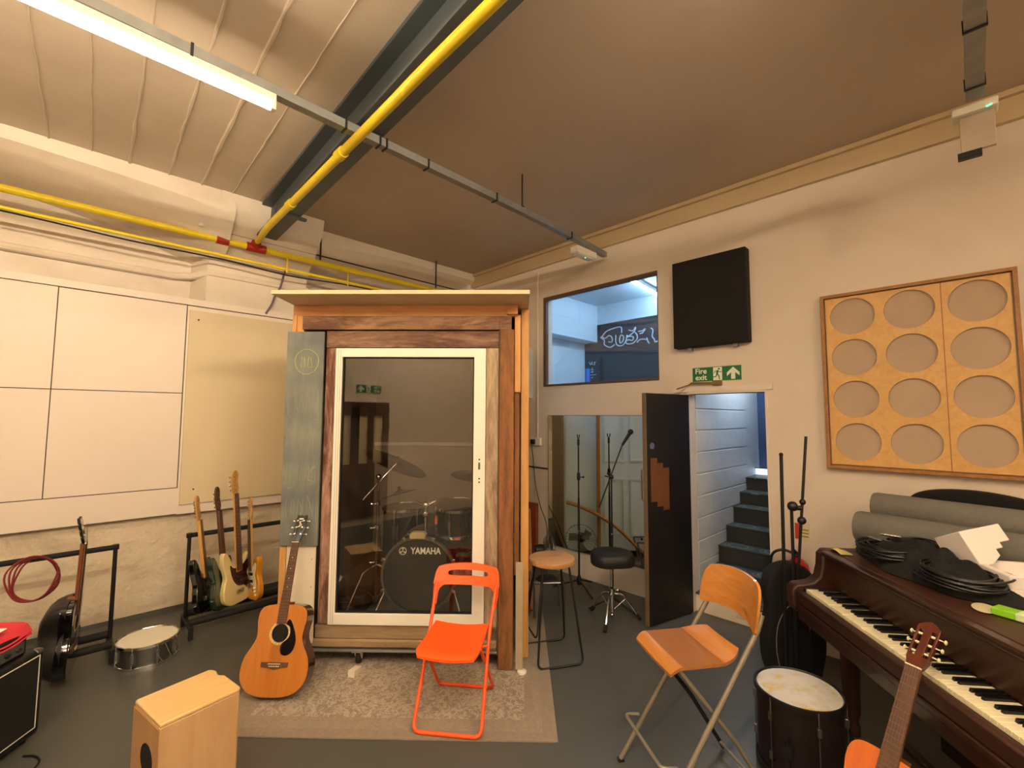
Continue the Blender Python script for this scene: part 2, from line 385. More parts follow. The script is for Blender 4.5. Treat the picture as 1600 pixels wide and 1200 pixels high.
# steel beam
m=MB()
def bx(y): return 1.215+.036*(y-1.77)
for (w0,w1,z0,z1) in ((-.09,.09,3.755,3.78),(-.006,.006,3.52,3.76),(-.09,.09,3.50,3.52)):
    v=[(bx(y)+w_,y,z) for y in (-3.2,4.98) for w_ in (w0,w1) for z in (z0,z1)]
    m.add(v,[(0,1,3,2),(4,6,7,5),(0,4,5,1),(2,3,7,6),(0,2,6,4),(1,5,7,3)])
o=m.build('steel_beam',M_beam,bevel=.003); tag(o,'blue-grey painted steel beam crossing the ceiling from the left wall','beam')
m=MB().box(bx(4.1)-.12,bx(4.1)+.14,4.08,4.12,3.478,3.498).rod((bx(4.1)-.11,4.1,3.47),(bx(4.1)-.11,4.1,3.54),.01)
t=m.build('beam_clamp',M_beam); tag(t,'grey bracket clamped under the steel beam near the left wall','bracket')

# ---- pipes
t=thing('gas_pipe','thick yellow pipe running along the top of the left wall','pipe',(0,4.9,3.40))
MB().tube([(-2.38,0,.0),(4.0,0,.0)],.030,14).build('pipe_run',M_yellow,t)
for x in (.97,):
    v=MB().rod((x-.05,0,0),(x+.05,0,0),.042).rod((x,0,0),(x,-.005,.07),.028).build('valve',M_red,t)
    MB().tube([Vector((x+.045*math.cos(a),-.02,.085+.045*math.sin(a))) for a in [2*PI*k/16 for k in range(16)]],.007,6,closed=True).rod((x-.045,-.02,.085),(x+.045,-.02,.085),.004).build('hand_wheel',M_black,v)
MB().rod((1.25-.08,0,0),(1.25+.09,0,0),.043).rod((1.25,0,0),(1.242,-.06,.04),.043).build('tee_joint',M_red,t)
for x in (1.55,2.2): MB().rod((x,0,-.18),(x,0,.04),.007).rod((x,.35,.04),(x,0,.04),.007).build('pipe_bracket',M_yellow,t)
t=thing('branch_pipe','yellow pipe branching from the red tee and following the steel beam overhead','pipe',(1.242,4.80,3.44))
P=[(0,0,0),(-.015,-.14,-.01),(-.06,-.45,-.045),(-.075,-.8,-.05),(-.11,-2.6,-.06),(-.125,-3.56,-.06),(-.15,-7.9,-.06)]
MB().tube(cr(P,5),.028,14).build('pipe_run',M_yellow,t)
for k in ((-.1015,-2.1,-.0575),(-.082,-1.15,-.052)): MB().rod((k[0],k[1]-.04,k[2]),(k[0],k[1]+.04,k[2]),.035).build('coupler',M_yellow,t)
t=thing('small_pipe','thin yellow pipe below the thick yellow pipe on the left wall','pipe',(0,4.93,3.265))
MB().tube([(-2.38,0,0),(4.0,0,0)],.015,10).build('pipe_run',M_yellow,t)
m=MB().tube(cr([(-2.3,4.91,3.22),(-.5,4.91,3.235),(.3,4.91,3.215),(1,4.91,3.22),(1.6,4.92,3.20),(2.4,4.91,3.235),(3.9,4.91,3.21)],8),.007,6)
tag(m.build('wall_cable',M_cable),'black cable strung under the thin yellow pipe','cable')
m=MB().tube([(.80,4.86,3.47),(2.0,4.86,3.47),(3.9,4.86,3.465)],.008,6)
tag(m.build('dark_pipe',plain('dark_brown_pipe','#2E1D17',.5)),'thin dark brown pipe above the thick yellow pipe','pipe')
m=MB().tube([(.80,4.70,3.76),(.79,4.84,3.50)],.016,8).rod((.79,4.84,3.46),(.79,4.84,3.52),.026)
tag(m.build('vertical_pipe',M_white),'short white pipe dropping from ceiling to the yellow pipe','pipe')
for i,(x,l) in enumerate(((1.86,'thin dark hanger rod beside the steel beam end'),(3.35,'thin dark hanger rod above the booth roof near the corner'))):
    m=MB().rod((x,4.84,3.42),(x,4.84,3.775),.010,seg=8); tag(m.build('hanger_rod',M_black),l,'rod','pipe hanger rods')
m=MB().tube(cr([(1.545,4.95,3.25),(1.54,5.05,3.10),(1.50,5.08,3.0),(1.47,5.085,2.9),(1.42,5.085,2.80)],6),.011,8)
tag(m.build('hanging_cable',M_purple),'mauve grey cable hanging down the masonry pillar','cable')

# ---- trunking and lights
t=thing('cable_trunking','long galvanised cable trunking crossing below the steel beam','trunking',(0,2.5,3.455))
def ty(x): return .0+.02*x+(.012*max(0,x-2)**2*1.6)
xs=[-2.35+.35*k for k in range(18)]+[3.96]
m=MB()
for a,b in zip(xs[:-1],xs[1:]): m.bar((a-.002,ty(a),0),(b+.002,ty(b),0),.052,.05)
m.build('trunking_run',M_galv,t)
for x in (.33,1.08,1.30,1.345,1.66,2.3,3.3):
    MB().bar((x-.006,ty(x),0),(x+.006,ty(x),0),.064,.062).build('clip',M_black,t)
MB().rod((2.62,ty(2.62),.02),(2.62,ty(2.62),.32),.006).ball((2.62,ty(2.62),.03),.022,10).build('hanger',M_black,t)
t=thing('cable_trunking','short galvanised trunking hanging at the upper right of the room','trunking',(0,-.08,3.48))
MB().bar((-2.3,0,0),(3.38,.0,0),.07,.05).build('trunking_run',M_galv,t)
for x in (2.75,3.25): MB().bar((x-.006,0,0),(x+.006,0,0),.08,.062).build('clip',M_black,t)
def light(x0,x1,y,lab,mat=M_tube,z=3.368):
    t=thing('fluorescent_light',lab,'light',((x0+x1)/2,y,z)); h=(x1-x0)/2
    MB().bar((-h-.02,0,.042),(h+.02,0,.042),.055,.04).build('batten_body',M_upvc,t,.003)
    MB().rod((-h,0,0),(h,0,0),.019,seg=16).build('tube',mat,t)
    for s in (-1,1): MB().bar((s*(h+.012)-.012,0,.012),(s*(h+.012)+.012,0,.012),.035,.06).build('end_cap',M_upvc,t,.003)
    return t
light(-.82,.68,2.51,'long glowing warm fluorescent tube under the trunking at upper left')
light(-2.35,-.9,2.46,'warm fluorescent tube further left under the same trunking')
light(.1,1.6,-.08,'warm fluorescent tube on the short trunking overhead',M_tubefar,3.40)
light(-1.9,-.4,-.08,'warm fluorescent tube behind the viewpoint on the left',M_tubefar,3.40)
light(.3,1.8,-2.2,'warm fluorescent tube at the rear of the room',M_tubefar,3.718)
t=thing('emergency_light','white emergency light box under the trunking end near the window','light',(3.63,2.68,3.395))
MB().box(-.16,.16,-.05,.05,-.035,.035).build('housing',M_upvc,t,.012)
MB().box(-.13,.13,-.04,.04,-.050,-.033).build('diffuser',M_wpanel,t,.01)
MB().ball((.0,-.02,-.052),.006,8).build('indicator_lamp',M_led,t)
t=thing('emergency_light','hanging emergency light with green indicator at the upper right','light',(3.46,-.075,3.41))
MB().box(-.05,.05,-.09,.09,.0,.045).build('housing',M_upvc,t,.006)
MB().box(-.012,.012,-.075,.06,-.20,.0).build('sign_blade',plain('frosted_blade','#B8A898',.4),t,.003)
MB().box(-.02,.02,-.02,.075,-.235,-.20).build('end_clip',M_black,t,.003)
MB().tube([(-.052,-.065,.005),(-.052,-.045,-.001)],.004,6).build('indicator_lamp',M_led,t)

# ---- white boards lining the left wall
def wboard(x0,x1,z0,z1,lab,y=5.085,mat=M_board,nm='wall_board'):
    m=MB().box(x0+.003,x1-.003,y,y+.018,z0+.003,z1-.003)
    tag(m.build(nm,mat,bevel=.0015),lab,'board','white boards lining the left wall' if nm=='wall_board' else None)
struct('trim_6',MB().box(-2.4,1.75,5.103,5.16,.86,2.835),M_seam)      # dark backing showing in the seams
wboard(-1.0,-.093,1.952,2.774,'white wall board at far left, upper row')
wboard(-1.0,-.093,1.098,1.952,'white wall board at far left, lower row')
wboard(-.093,.755,1.952,2.772,'large white wall board left of the cream sheet, upper row')
wboard(-.093,.755,1.098,1.952,'large white wall board left of the cream sheet, lower row')
wboard(-1.0,1.75,2.775,2.842,'narrow white top strip above the wall boards')
wboard(-1.0,.765,.862,1.097,'white strip board along the bottom of the wall boards')
wboard(-2.38,-1.0,.862,2.842,'white wall board beyond the left edge of the view')
wboard(.757,1.75,.855,2.772,'white backing board around the cream sheet')
t=thing('wall_sheet','cream sheet board fixed on the left wall beside the booth','board',(.775,5.07,.944))
MB().box(0,.93,-.004,.012,0,1.785).build('sheet',M_cream,t,.002)
for p in ((.07,1.70),(.10,.13)): MB().rod((p[0],-.004,p[1]),(p[0],-.010,p[1]),.007).build('screw',M_black,t)

# ---- upper room seen through the internal window
struct('window_1',MB().ring([(2.146,2.115),(3.645,2.115),(3.645,3.206),(2.146,3.206)],[(2.150,2.14),(3.60,2.14),(3.60,3.165),(2.150,3.165)],WX-.012,WX+.03,'yz'),plain('brown_window_frame','#5A4638',.5),bevel=.002)
struct('window_2',MB().box(WX+.02,WX+.026,2.15,3.6,2.14,3.165),M_wglass)
struct('wall_upper_right',MB().box(4.27,7.1,1.95,2.0,1.2,3.82),M_room2,smooth=False); struct('wall_upper_back',MB().box(7.0,7.1,2.0,5.15,1.2,3.82),M_room2,smooth=False)
struct('wall_upper_left',MB().box(4.27,7.1,5.15,5.25,1.2,3.82).box(4.27,7.0,4.86,5.15,3.14,3.82),M_room2,smooth=False)
struct('ceiling_upper',MB().box(4.27,7.1,1.95,5.25,3.82,3.9),M_room2,smooth=False); struct('floor_upper',MB().box(4.27,7.1,1.95,5.25,1.1,1.2),M_room2,smooth=False)
t=thing('blackboard','wall-size blackboard with chalk graffiti in the room behind the window','blackboard',(6.99,3.6,1.3))
MB().box(-.01,.008,-1.55,1.255,0,2.16).box(-.01,.008,1.255,1.545,0,1.83).build('board',M_blackboard,t)
ST=[[[4.745,3.238],[4.653,3.316],[4.476,3.356],[4.347,3.351],[4.335,3.249]],[[4.745,3.225],[4.685,3.192],[4.595,3.232],[4.537,3.187],[4.538,3.111],[4.611,3.119]],[[4.745,3.238],[4.775,3.216],[4.7,3.155],[4.701,3.078],[4.583,3.015],[4.48,3.054]],[[4.456,3.227],[4.458,3.102],[4.423,3.035],[4.338,3.02],[4.281,3.057],[4.238,3.138],[4.224,3.198]],[[4.349,3.214],[4.379,3.155],[4.366,3.066],[4.309,3.109],[4.3,3.183],[4.349,3.214]],[[4.195,3.28],[4.113,3.257],[4.058,3.311],[4.086,3.241],[4.182,3.18],[4.238,3.163],[4.224,3.198]],[[4.224,3.161],[4.142,3.163],[4.101,3.134],[4.129,3.088],[4.197,3.108],[4.253,3.078],[4.226,3.038],[4.116,3.038],[4.035,3.101],[4.033,3.174],[4.073,3.227]],[[4.006,3.231],[3.926,3.232],[3.874,3.261],[3.927,3.196],[3.98,3.191]],[[4.036,3.041],[3.982,3.083],[3.903,3.085],[3.864,3.069]],[[3.851,3.103],[3.826,3.029],[3.801,3.002]],[[3.771,3.259],[3.733,3.218],[3.748,3.114],[3.711,3.062],[3.699,3.014],[3.655,3.021]],[[5.044,2.787],[5.013,2.732],[4.981,2.782]],[[4.965,2.781],[4.989,2.757],[4.95,2.727]],[[4.934,2.778],[4.919,2.751],[4.895,2.781]],[[4.919,2.751],[4.927,2.719]],[[5.014,2.641],[4.936,2.635]],[[5.007,2.588],[4.944,2.597]],[[5.015,2.537],[4.89,2.542]],[[5.0,2.484],[4.953,2.494]],[[4.974,2.677],[4.975,2.573]]]
m=MB()
for k,s in enumerate(ST): m.tube(cr([(-.012,p[0]-3.6,p[1]-1.3) for p in s],4),.011 if k<11 else .006,6)
m.build('chalk_graffiti',M_chalkline,t)
MB().tube([(-.02,1.245,2.17),(-.02,-1.5,2.17)],.012,6).build('top_rail',M_room2,t)
t=thing('fluorescent_light','cool blue-white fluorescent tube on the ceiling behind the window','light',(6.1,3.46,3.74),R(6.5))
MB().box(-.95,.95,-.03,.03,.02,.075).build('batten_body',M_upvc,t); MB().rod((-.92,0,0),(.92,0,0),.02).build('tube',M_cool,t)
t=thing('fluorescent_light','second cool fluorescent tube out of sight behind the window wall','light',(5.2,2.5,3.74),R(6.5))
MB().box(-.65,.65,-.03,.03,.02,.075).build('batten_body',M_upvc,t); MB().rod((-.62,0,0),(.62,0,0),.02).build('tube',M_cool,t)
m=MB().lathe([(0,0),(.05,0),(.05,.02),(.045,1.39),(.03,1.4),(0,1.4)],(6.5,4.735,1.2),seg=20)
tag(m.build('blue_roll',plain('bright_blue_vinyl','#1560C0',.4)),'bright blue roll standing in the room behind the window','roll')

# ---- doorway, door, stairs
struct('trim_7',MB().box(WX-.008,WX+.15,1.195,1.212,0,1.985).box(WX+.001,WX+.15,1.866,1.887,0,1.985).box(WX-.008,WX+.15,1.212,1.87,1.968,1.985).box(WX-.014,WX,1.15,2.0,1.985,2.03),M_white,smooth=False)
# stair well
m=MB(); m.box(4.27,6.3,1.87,1.95,0,3.0)
for k in range(13):
    z=.20+k*.205; m.box(4.28,5.62,1.864,1.870,z,z+.192)
struct('wall_stair_left',m,M_blockp,bevel=.004)
m=MB(); m.box(4.27,6.3,1.15,1.212,0,3.0); m.box(4.27,6.3,1.15,1.95,2.6,2.7)
struct('wall_stair_right',m,M_bluewall,smooth=False)
m=MB(); m.box(6.05,6.1,1.212,1.87,1.0,2.6)
struct('door_2',m,M_bluewall)
xr=[4.30,4.52,4.735,4.95,5.16,5.36,5.57,6.05]; zt=[.165,.325,.487,.645,.808,.94,1.08]
t=thing('staircase','dark grey stairs with ring-patterned treads beyond the open doorway','stairs',(4.27,1.54,0)); t['kind']='structure'
for i in range(7):
    MB().box(xr[i]-4.27+(-.1 if i==0 else 0),xr[-1]-4.27,-.328,.329,(zt[i-1] if i else 0),zt[i]-.003).build('riser',M_stair if i else M_wpanel,t)
    MB().box(xr[i]-4.285+(-.1 if i==0 else 0),xr[i+1]-4.27,-.328,.329,zt[i]-.012,zt[i]).build('tread',M_tread,t,.003)
m=MB()
for k in range(5):
    y0=-.05-.05*k; m.tube(cr([(-.0715,y0+random.uniform(-.05,.05),random.uniform(.03,.13)) for _ in range(6)],4),.0012,4)
m.build('scribble_marks',plain('grey_scuff','#8A8880',.8),t)
t=thing('door_gap_glow','pale glowing strip standing in for light through the gap under the stair-top door','light',(5.90,1.54,1.11))
MB().box(-.01,.01,-.30,.32,-.025,.045).build('strip',emit('pale_blue_glow',(.62,.78,1,1),1.1),t)  # emissive strip stands in for light spilling under the door, not a lamp
MB().box(-.012,.012,-.31,.33,.045,.055).build('strip_edge',M_stair,t)
t=thing('fluorescent_light','cool tube lighting the stairwell above the doorway','light',(5.2,1.54,2.52))
MB().box(-.4,.4,-.03,.03,.02,.07).build('batten_body',M_upvc,t); MB().rod((-.38,0,0),(.38,0,0),.018).build('tube',emit('dim_cool_tube',(.75,.88,1,1),70),t)

t=thing('door_1','matt black door standing open in front of the mirror','door',(4.100,1.880,0),math.atan2(.122,-.527))
t['kind']='structure'
# local: x along the leaf from hinge to free edge, local -y is the side turned to the right-hand view
L_=.545
MB().box(-.022,L_,-.02,.02,.012,1.962).build('leaf',M_doorblk,t,.002)
MB().box(L_,L_+.006,-.021,.021,.012,1.962).build('edge_strip',plain('brown_edge_lipping','#6E5A44',.5),t,.001)
h=MB().tube(cr([(L_-.02,-.02,1.30),(L_-.02,-.055,1.30),(L_-.02,-.062,1.27),(L_-.02,-.062,1.07),(L_-.02,-.055,1.04),(L_-.02,-.02,1.04)],4),.008,8)
h.build('pull_handle',M_chrome,t)
m=MB()
sgn=1
MB().box(L_-.215,L_-.165,.02,.024,.7,.701).build('latch_mark',M_dchrome,t)
MB().lathe([(0,0),(.028,0),(.028,.003),(0,.003)],(L_-.065,.02,1.505),Y,24).build('door_sticker',plain('blue_grey_sticker','#5C6B88',.5,var=.4,vs=60),t)
m=MB(); 
for k,(a,b) in enumerate(((1.40,1.03),(1.355,.985),(1.31,.95))): m.box(L_-.06-.075*(k+1)+.02,L_-.06-.075*k+.02,.02,.030,b,a)
m.build('wood_plate',plain('orange_brown_ply_patch','#6A4222',.6),t,.001)
t=thing('door_closer','brass coloured door closer arm above the doorway','door closer',(WX-.03,1.72,2.03))
MB().bar((0,-.13,.03),(0,.1,.035),.018,.018).box(-.018,.03,-.17,-.10,.01,.045).tube([(0,.1,.035),(-.0,.12,.02),(-.12,.18,-.02)],.006,8).build('arm',plain('dull_brass','#8A7048',.35,.8),t,.002)

# fire exit sign (local: x runs to the right as seen from the room, y up after rotation)
def exit_sign(loc, rz, label, w=.435, h=.14):
    t=thing('fire_exit_sign',label,'sign',loc,rz)
    MB().box(-w/2,w/2,-.003,0,-h/2,h/2).build('backing',plain('pale_glow_border','#C9CDA8',.5),t)
    MB().box(-w/2+.006,w/2-.006,-.005,-.003,-h/2+.007,h/2-.007).build('panel',M_signg,t)
    lettering('lettering','Fire\nexit',.068,M_signw,t,(-.135,-.0055,.0),(PI/2,0,0),bold=.0012,depth=.0004)
    MB().box(-.025,.052,-.0062,-.005,-h/2+.012,h/2-.012).build('doorway_symbol',M_signw,t)
    m=MB(); y=-.0072
    def L(a,b,wd): m.bar((a[0],y,a[1]),(b[0],y,b[1]),wd,.0012,up=Y)
    m.lathe([(0,0),(.0085,0),(.0085,.0015),(0,.0015)],(.026,y,.042),-Y,16)
    L((.016,.030),(.008,-.002),.016); L((.016,.026),(-.006,.024),.006); L((-.006,.024),(-.016,.006),.006)
    L((.016,.026),(.034,.014),.006); L((.034,.014),(.050,.016),.006)
    L((.008,.0),(.024,-.018),.009); L((.024,-.018),(.030,-.052),.008); L((.008,.0),(.0,-.026),.009); L((.0,-.026),(-.024,-.028),.008)
    m.build('running_figure',M_signg,t)
    arr=[(.145,.052),(.197,.004),(.197,-.026),(.162,.004),(.162,-.054),(.128,-.054),(.128,.004),(.093,-.026),(.093,.004)]
    MB().prism(arr,-.0065,-.005,'xz').build('arrow',M_signw,t); return t
exit_sign((WX-.001,1.60,2.142),-PI/2,'green and white fire exit sign above the open doorway')

# square black acoustic panel
t=thing('sound_absorber','square black acoustic panel on the right wall above the fire exit sign','panel',(WX,1.62,2.795))
MB().box(-.10,-.002,-.325,.325,-.405,.405).build('cloth_front',M_panelblk,t,.008)
for y in (-.2,.2): MB().box(-.05,0,y-.02,y+.02,-.43,-.40).build('bracket',M_galv,t)
# circle panel
t=thing('circle_panel','wood framed panel with twelve round cloth openings on the right wall','panel',(WX,.285,2.03))
cy=[.315,-.0,-.325]; cz=[.468,.165,-.14,-.447]; hw,hh=.505,.645
hr=.134
m=MB(); n=24
# plywood face built around circular holes: each cell is a square-to-circle ring
ys=[hw-.03,.16,-.163,-(hw-.03)]; zs=[hh-.03,.3165,.0125,-.2935,-(hh-.03)]
for i in range(3):
    for j in range(4):
        y0,y1=ys[i+1],ys[i]; z0,z1=zs[j+1],zs[j]; c_=(cy[i],cz[j]); po=[];pi_=[]
        for k in range(32):
            a=2*PI*k/32+PI/4; dx,dz=math.cos(a),math.sin(a)
            tx=((y1-c_[0])/dx if dx>0 else (y0-c_[0])/dx) if abs(dx)>1e-6 else 9; tz=((z1-c_[1])/dz if dz>0 else (z0-c_[1])/dz) if abs(dz)>1e-6 else 9
            q=min(tx,tz); po.append((c_[0]+dx*q,c_[1]+dz*q)); pi_.append((c_[0]+dx*hr,c_[1]+dz*hr))
        for sy_ in (y0,y1):
            for sz_ in (z0,z1):
                kk=min(range(32),key=lambda q_:(po[q_][0]-sy_)**2+(po[q_][1]-sz_)**2); po[kk]=(sy_,sz_)
        m.ring(po,pi_,-.045,-.035,'yz')
m.build('plywood_face',M_ply,t,smooth=False)
MB().box(-.028,-.018,-hw+.02,hw-.02,-hh+.02,hh-.02).build('cloth_backing',M_fabric,t)
MB().ring([(-hw,-hh),(hw,-hh),(hw,hh),(-hw,hh)],[(-hw+.022,-hh+.022),(hw-.022,-hh+.022),(hw-.022,hh-.022),(-hw+.022,hh-.022)],-.06,0,'yz').build('frame',M_frame,t,.002)
MB().box(-.0465,-.045,-.1655,-.1605,-hh+.03,hh-.03).build('joint_line',M_frame,t)
# mirror
t=thing('wall_mirror','large frameless mirror leaning on the right wall behind the microphone stands','mirror',(4.10,2.86,.28))
MB().box(0,.006,-.72,.70,0,1.49).build('mirror_glass',M_mirror,t)
MB().ring([(-.722,-.002),(.702,-.002),(.702,1.492),(-.722,1.492)],[(-.718,.003),(.698,.003),(.698,1.487),(-.718,1.487)],-.001,.012,'yz').build('mirror_edge',M_seam,t)
# corner bits
tag(MB().tube([(4.105,3.735,3.55),(4.105,3.735,1.47)],.012,8).build('wall_conduit',M_white),'thin cream conduit running down the right wall beside the window','conduit')
t=thing('wall_socket','white wall socket with black plug beside the booth','socket',(WX,3.76,1.45))
MB().box(-.03,0,-.075,.075,-.045,.045).build('socket_plate',M_upvc,t,.004); MB().box(-.07,-.03,.0,.05,-.03,.03).build('plug',M_black,t,.006)
tag(MB().tube(cr([(4.05,3.79,1.43),(4.06,3.76,1.2),(4.05,3.72,.95),(4.03,3.62,.7),(4.0,3.5,.50),(3.9,3.42,.15)],6),.005,6).build('power_cable',M_cable),'thin black cable hanging from the wall socket to the fan','cable')
tag(MB().tube([(4.11,5.0,1.17),(4.11,3.58,1.14)],.008,6).build('wall_cable',M_cable),'dark cable running level along the right wall corner','cable')
tag(MB().box(4.05,4.118,3.83,4.05,1.98,2.60).build('meter_box',M_room2,bevel=.004),'tall pale box on the wall just behind the booth edge','box')
tag(MB().box(4.06,4.10,3.72,4.1,.02,.72).build('plywood_offcut',plain('reddish_brown_board','#8E4420',.6),bevel=.002),'reddish-brown board leaning on the wall behind the booth','board')

# partition behind the viewpoint (seen only as a reflection in the booth glass)
t=thing('door_3','dark wooden partition with three tall glazed lights on the rear left wall','partition',(-2.38,1.25,0)); t['kind']='structure'
m=MB(); holed(m,-.43,.75,.12,1.98,[(-.33,-.16,.98,1.76),(-.07,.09,.98,1.76),(.22,.38,.98,1.76)],lambda a,b,z0,z1:m.box(-.02,.03,a,b,z0,z1)); m.build('frame',M_darkwood,t)
MB().box(-.015,-.005,-.35,.62,.97,1.77).build('pane',plain('lit_pane_cream','#D8C79C',.6),t)  # opaque pale cream stands in for light showing through the glazed panes
exit_sign((-2.395,1.17,2.2),PI/2,'green fire exit sign over the dark partition, seen reflected in the booth glass')

# ============================================================ DRUM BOOTH  (its own frame: x = across the front, y = away into the corner)
TH=R(-45.5); U0,V0=-.82,3.29
def B(u,v,z=0): return Vector((u*math.cos(TH)-v*math.sin(TH), u*math.sin(TH)+v*math.cos(TH), z))
booth=thing('drum_booth','wooden drum booth built from reclaimed timber with a white glazed door','booth',B(U0,V0),TH)
def bb(name,u0,u1,v0,v1,z0,z1,mat,bev=.003,parent=None,label=None):
    return MB().box(u0-U0,u1-U0,v0-V0,v1-V0,z0,z1).build(name,mat,parent or booth,bev,label=label)
VB=5.18
m=MB().prism([(-1.69-U0,2.99-V0),(.062-U0,2.99-V0),(.062-U0,VB+.03-V0),(-1.69-U0,VB+.03-V0)],2.572,2.60,'xy')
m.build('roof_board',M_roof,booth,.002,label='pale overhanging plywood roof board')
bb('header_rail',-1.69,-.02,3.30,3.36,2.49,2.572,M_pinex)
bb('corner_stud',-1.685,-1.655,3.285,3.36,.14,2.49,M_pine); bb('corner_stud',-1.653,-1.60,3.29,3.36,.14,2.49,M_pine)
bb('lintel_beam',-1.605,-.155,3.275,3.35,2.385,2.485,M_oldx); bb('lintel_beam',-.155,-.065,3.275,3.35,2.385,2.485,M_oldx)
bb('lintel_beam',-1.425,-.157,3.28,3.36,2.252,2.375,M_oldx2)
bb('door_jamb',-1.425,-1.352,3.285,3.36,.29,2.25,M_jambl); bb('door_jamb',-.248,-.157,3.285,3.36,.10,2.25,M_jamb)
bb('corner_post',-.150,-.045,3.255,3.36,.01,2.384,M_postw,.006)
bb('packing_strip',-.157,-.149,3.27,3.36,.10,2.38,M_seam,0)
bb('side_stud',-.042,.002,3.31,3.38,1.93,2.50,M_pine); bb('side_stud',-.042,-.005,3.33,3.40,.62,1.93,M_postw)
bb('side_stud',.006,.064,3.42,3.52,.012,2.572,M_pine,label='bright pine stud at the right side of the booth')
bb('side_block',-.1,-.02,3.27,3.34,2.50,2.545,M_pinex)
bb('front_sill',-1.44,-.157,3.285,3.36,.195,.285,M_sill); bb('front_sill',-1.46,-.157,3.272,3.36,.135,.192,M_sill,.012)
bb('bottom_strip',-1.46,-.157,3.262,3.36,.112,.128,M_galv)
bb('floor_deck',-1.69,-.02,3.34,VB,.135,.25,M_inside)
bb('lower_panel',-1.655,-1.448,3.268,3.285,.165,.836,M_wpanel,label='cream painted lower panel with small screws')
m=MB()
for z in (.22,.38,.55,.74): m.rod(B(0,0)*0+Vector((-1.47-U0,3.2675-V0,z)),Vector((-1.47-U0,3.266-V0,z)),.004,seg=8)
m.build('screw',M_dchrome,booth)
bb('side_stud',-1.705,-1.66,3.27,3.30,.24,.836,M_pine)
# side, back and inner linings
bb('side_wall',.03,.045,3.52,VB,.12,2.57,M_room2,.002); bb('side_wall',-1.70,-1.685,3.37,VB,.12,2.57,M_wpanel,.002)
bb('back_wall',-1.69,.03,VB,VB+.02,.12,2.57,M_wpanel,.002)
for (a,b,c_,d) in ((4.12,4.38,.3,1.0),(4.44,4.70,.3,1.0),(4.12,4.38,1.2,2.3),(4.44,4.70,1.2,2.3)):
    MB().ring([(a-V0,c_),(b-V0,c_),(b-V0,d),(a-V0,d)],[(a+.03-V0,c_+.03),(b-.03-V0,c_+.03),(b-.03-V0,d-.03),(a+.03-V0,d-.03)],.045-U0,.055-U0,'yz').build('side_moulding',M_room2,booth)
bb('side_batten',.045,.085,4.76,4.80,.12,2.5,M_frame)
m=MB().tube(cr([(.100-U0,4.18-V0,.03),(.100-U0,4.51-V0,.36),(.100-U0,4.78-V0,.55),(.100-U0,5.02-V0,.66),(.100-U0,5.18-V0,.71)],6),.02,8); m.build('side_trim',M_frame,booth)
bb('inner_lining',-1.66,-1.64,3.38,VB,.25,2.5,M_inside,0); bb('inner_lining',-.0,.02,3.44,VB,.25,2.5,M_inside,0); bb('inner_lining',-1.66,.0,VB-.03,VB-.01,.25,2.5,plain('taupe_inner_lining','#A09080',.9,var=.05),0); bb('wall_rail',-1.64,-.02,VB-.06,VB-.03,1.42,1.46,M_wpanel)
bb('inner_ceiling',-1.66,.0,3.37,VB,2.50,2.52,M_inside,0)
# white sliding door
dr=MB().ring([(-1.348-U0,.29),(-.25-U0,.29),(-.25-U0,2.246),(-1.348-U0,2.246)],[(-1.300-U0,.368),(-.335-U0,.368),(-.335-U0,2.182),(-1.300-U0,2.182)],3.27-V0,3.33-V0,'xz').build('sliding_door',M_upvc,booth,.003,label='white sliding door frame with a large pane')
MB().box(-1.328-U0,-1.326-U0,3.2685-V0,3.27-V0,.30,2.24).box(-1.313-U0,-1.311-U0,3.2685-V0,3.27-V0,.30,2.24).build('track_groove',plain('grey_groove','#9A9284',.6),dr)
MB().ring([(-1.300-U0,.368),(-.335-U0,.368),(-.335-U0,2.182),(-1.300-U0,2.182)],[(-1.292-U0,.376),(-.343-U0,.376),(-.343-U0,2.174),(-1.292-U0,2.174)],3.285-V0,3.31-V0,'xz').build('gasket',M_rubber,dr)
MB().box(-1.296-U0,-.339-U0,3.300-V0,3.303-V0,.372,2.178).build('pane',M_glass,dr)
k=MB().box(-.298-U0,-.284-U0,3.262-V0,3.27-V0,1.375,1.425).build('lock_plate',M_dchrome,dr,.002)
m=MB()
for z in (1.445,1.31,1.285): m.rod((-.291-U0,3.27-V0,z),(-.291-U0,3.2675-V0,z),.006,seg=10)
m.build('screw_hole',M_black,dr)
# castors
for (u_,v_) in ((-1.135,3.33),(-.35,3.40),(-1.5,5.0),(-.15,5.0)):
    c=MB().box(u_-U0-.04,u_-U0+.03,v_-V0-.05,v_-V0+.05,.098,.112).prism([(v_-V0-.045,.10),(v_-V0+.02,.10),(v_-V0+.01,.045),(v_-V0-.01,.04)],u_-U0-.022,u_-U0-.018,'yz').prism([(v_-V0-.045,.10),(v_-V0+.02,.10),(v_-V0+.01,.045),(v_-V0-.01,.04)],u_-U0+.018,u_-U0+.022,'yz').build('castor',M_wpanel,booth,.002)
    MB().lathe([(0,-.014),(.040,-.014),(.043,-.008),(.043,.008),(.040,.014),(0,.014)],(u_-U0,v_-V0,.052),X,24).build('castor_wheel',M_rubber,c)
m=MB().prism([(-.05,0),(.05,0),(.05,.028),(-.05,.045)],-.024,.024,'yz'); o=m.build('wooden_wedge',M_wpanel,bevel=.002); o.location=B(-1.115,3.19,.009); o.rotation_euler=(0,0,TH-.15)
tag(o,'small cream wooden block chocking the booth castor on the rug','wedge')
t=thing('clear_strip','clear acrylic strip with round foot leaning on the booth corner post','strip',B(-.003,3.235,.009),TH)
MB().box(-.024,.024,-.003,.003,.02,.735).build('strip',plain('milky_acrylic','#A89A82',.35,var=.1),t,.001)
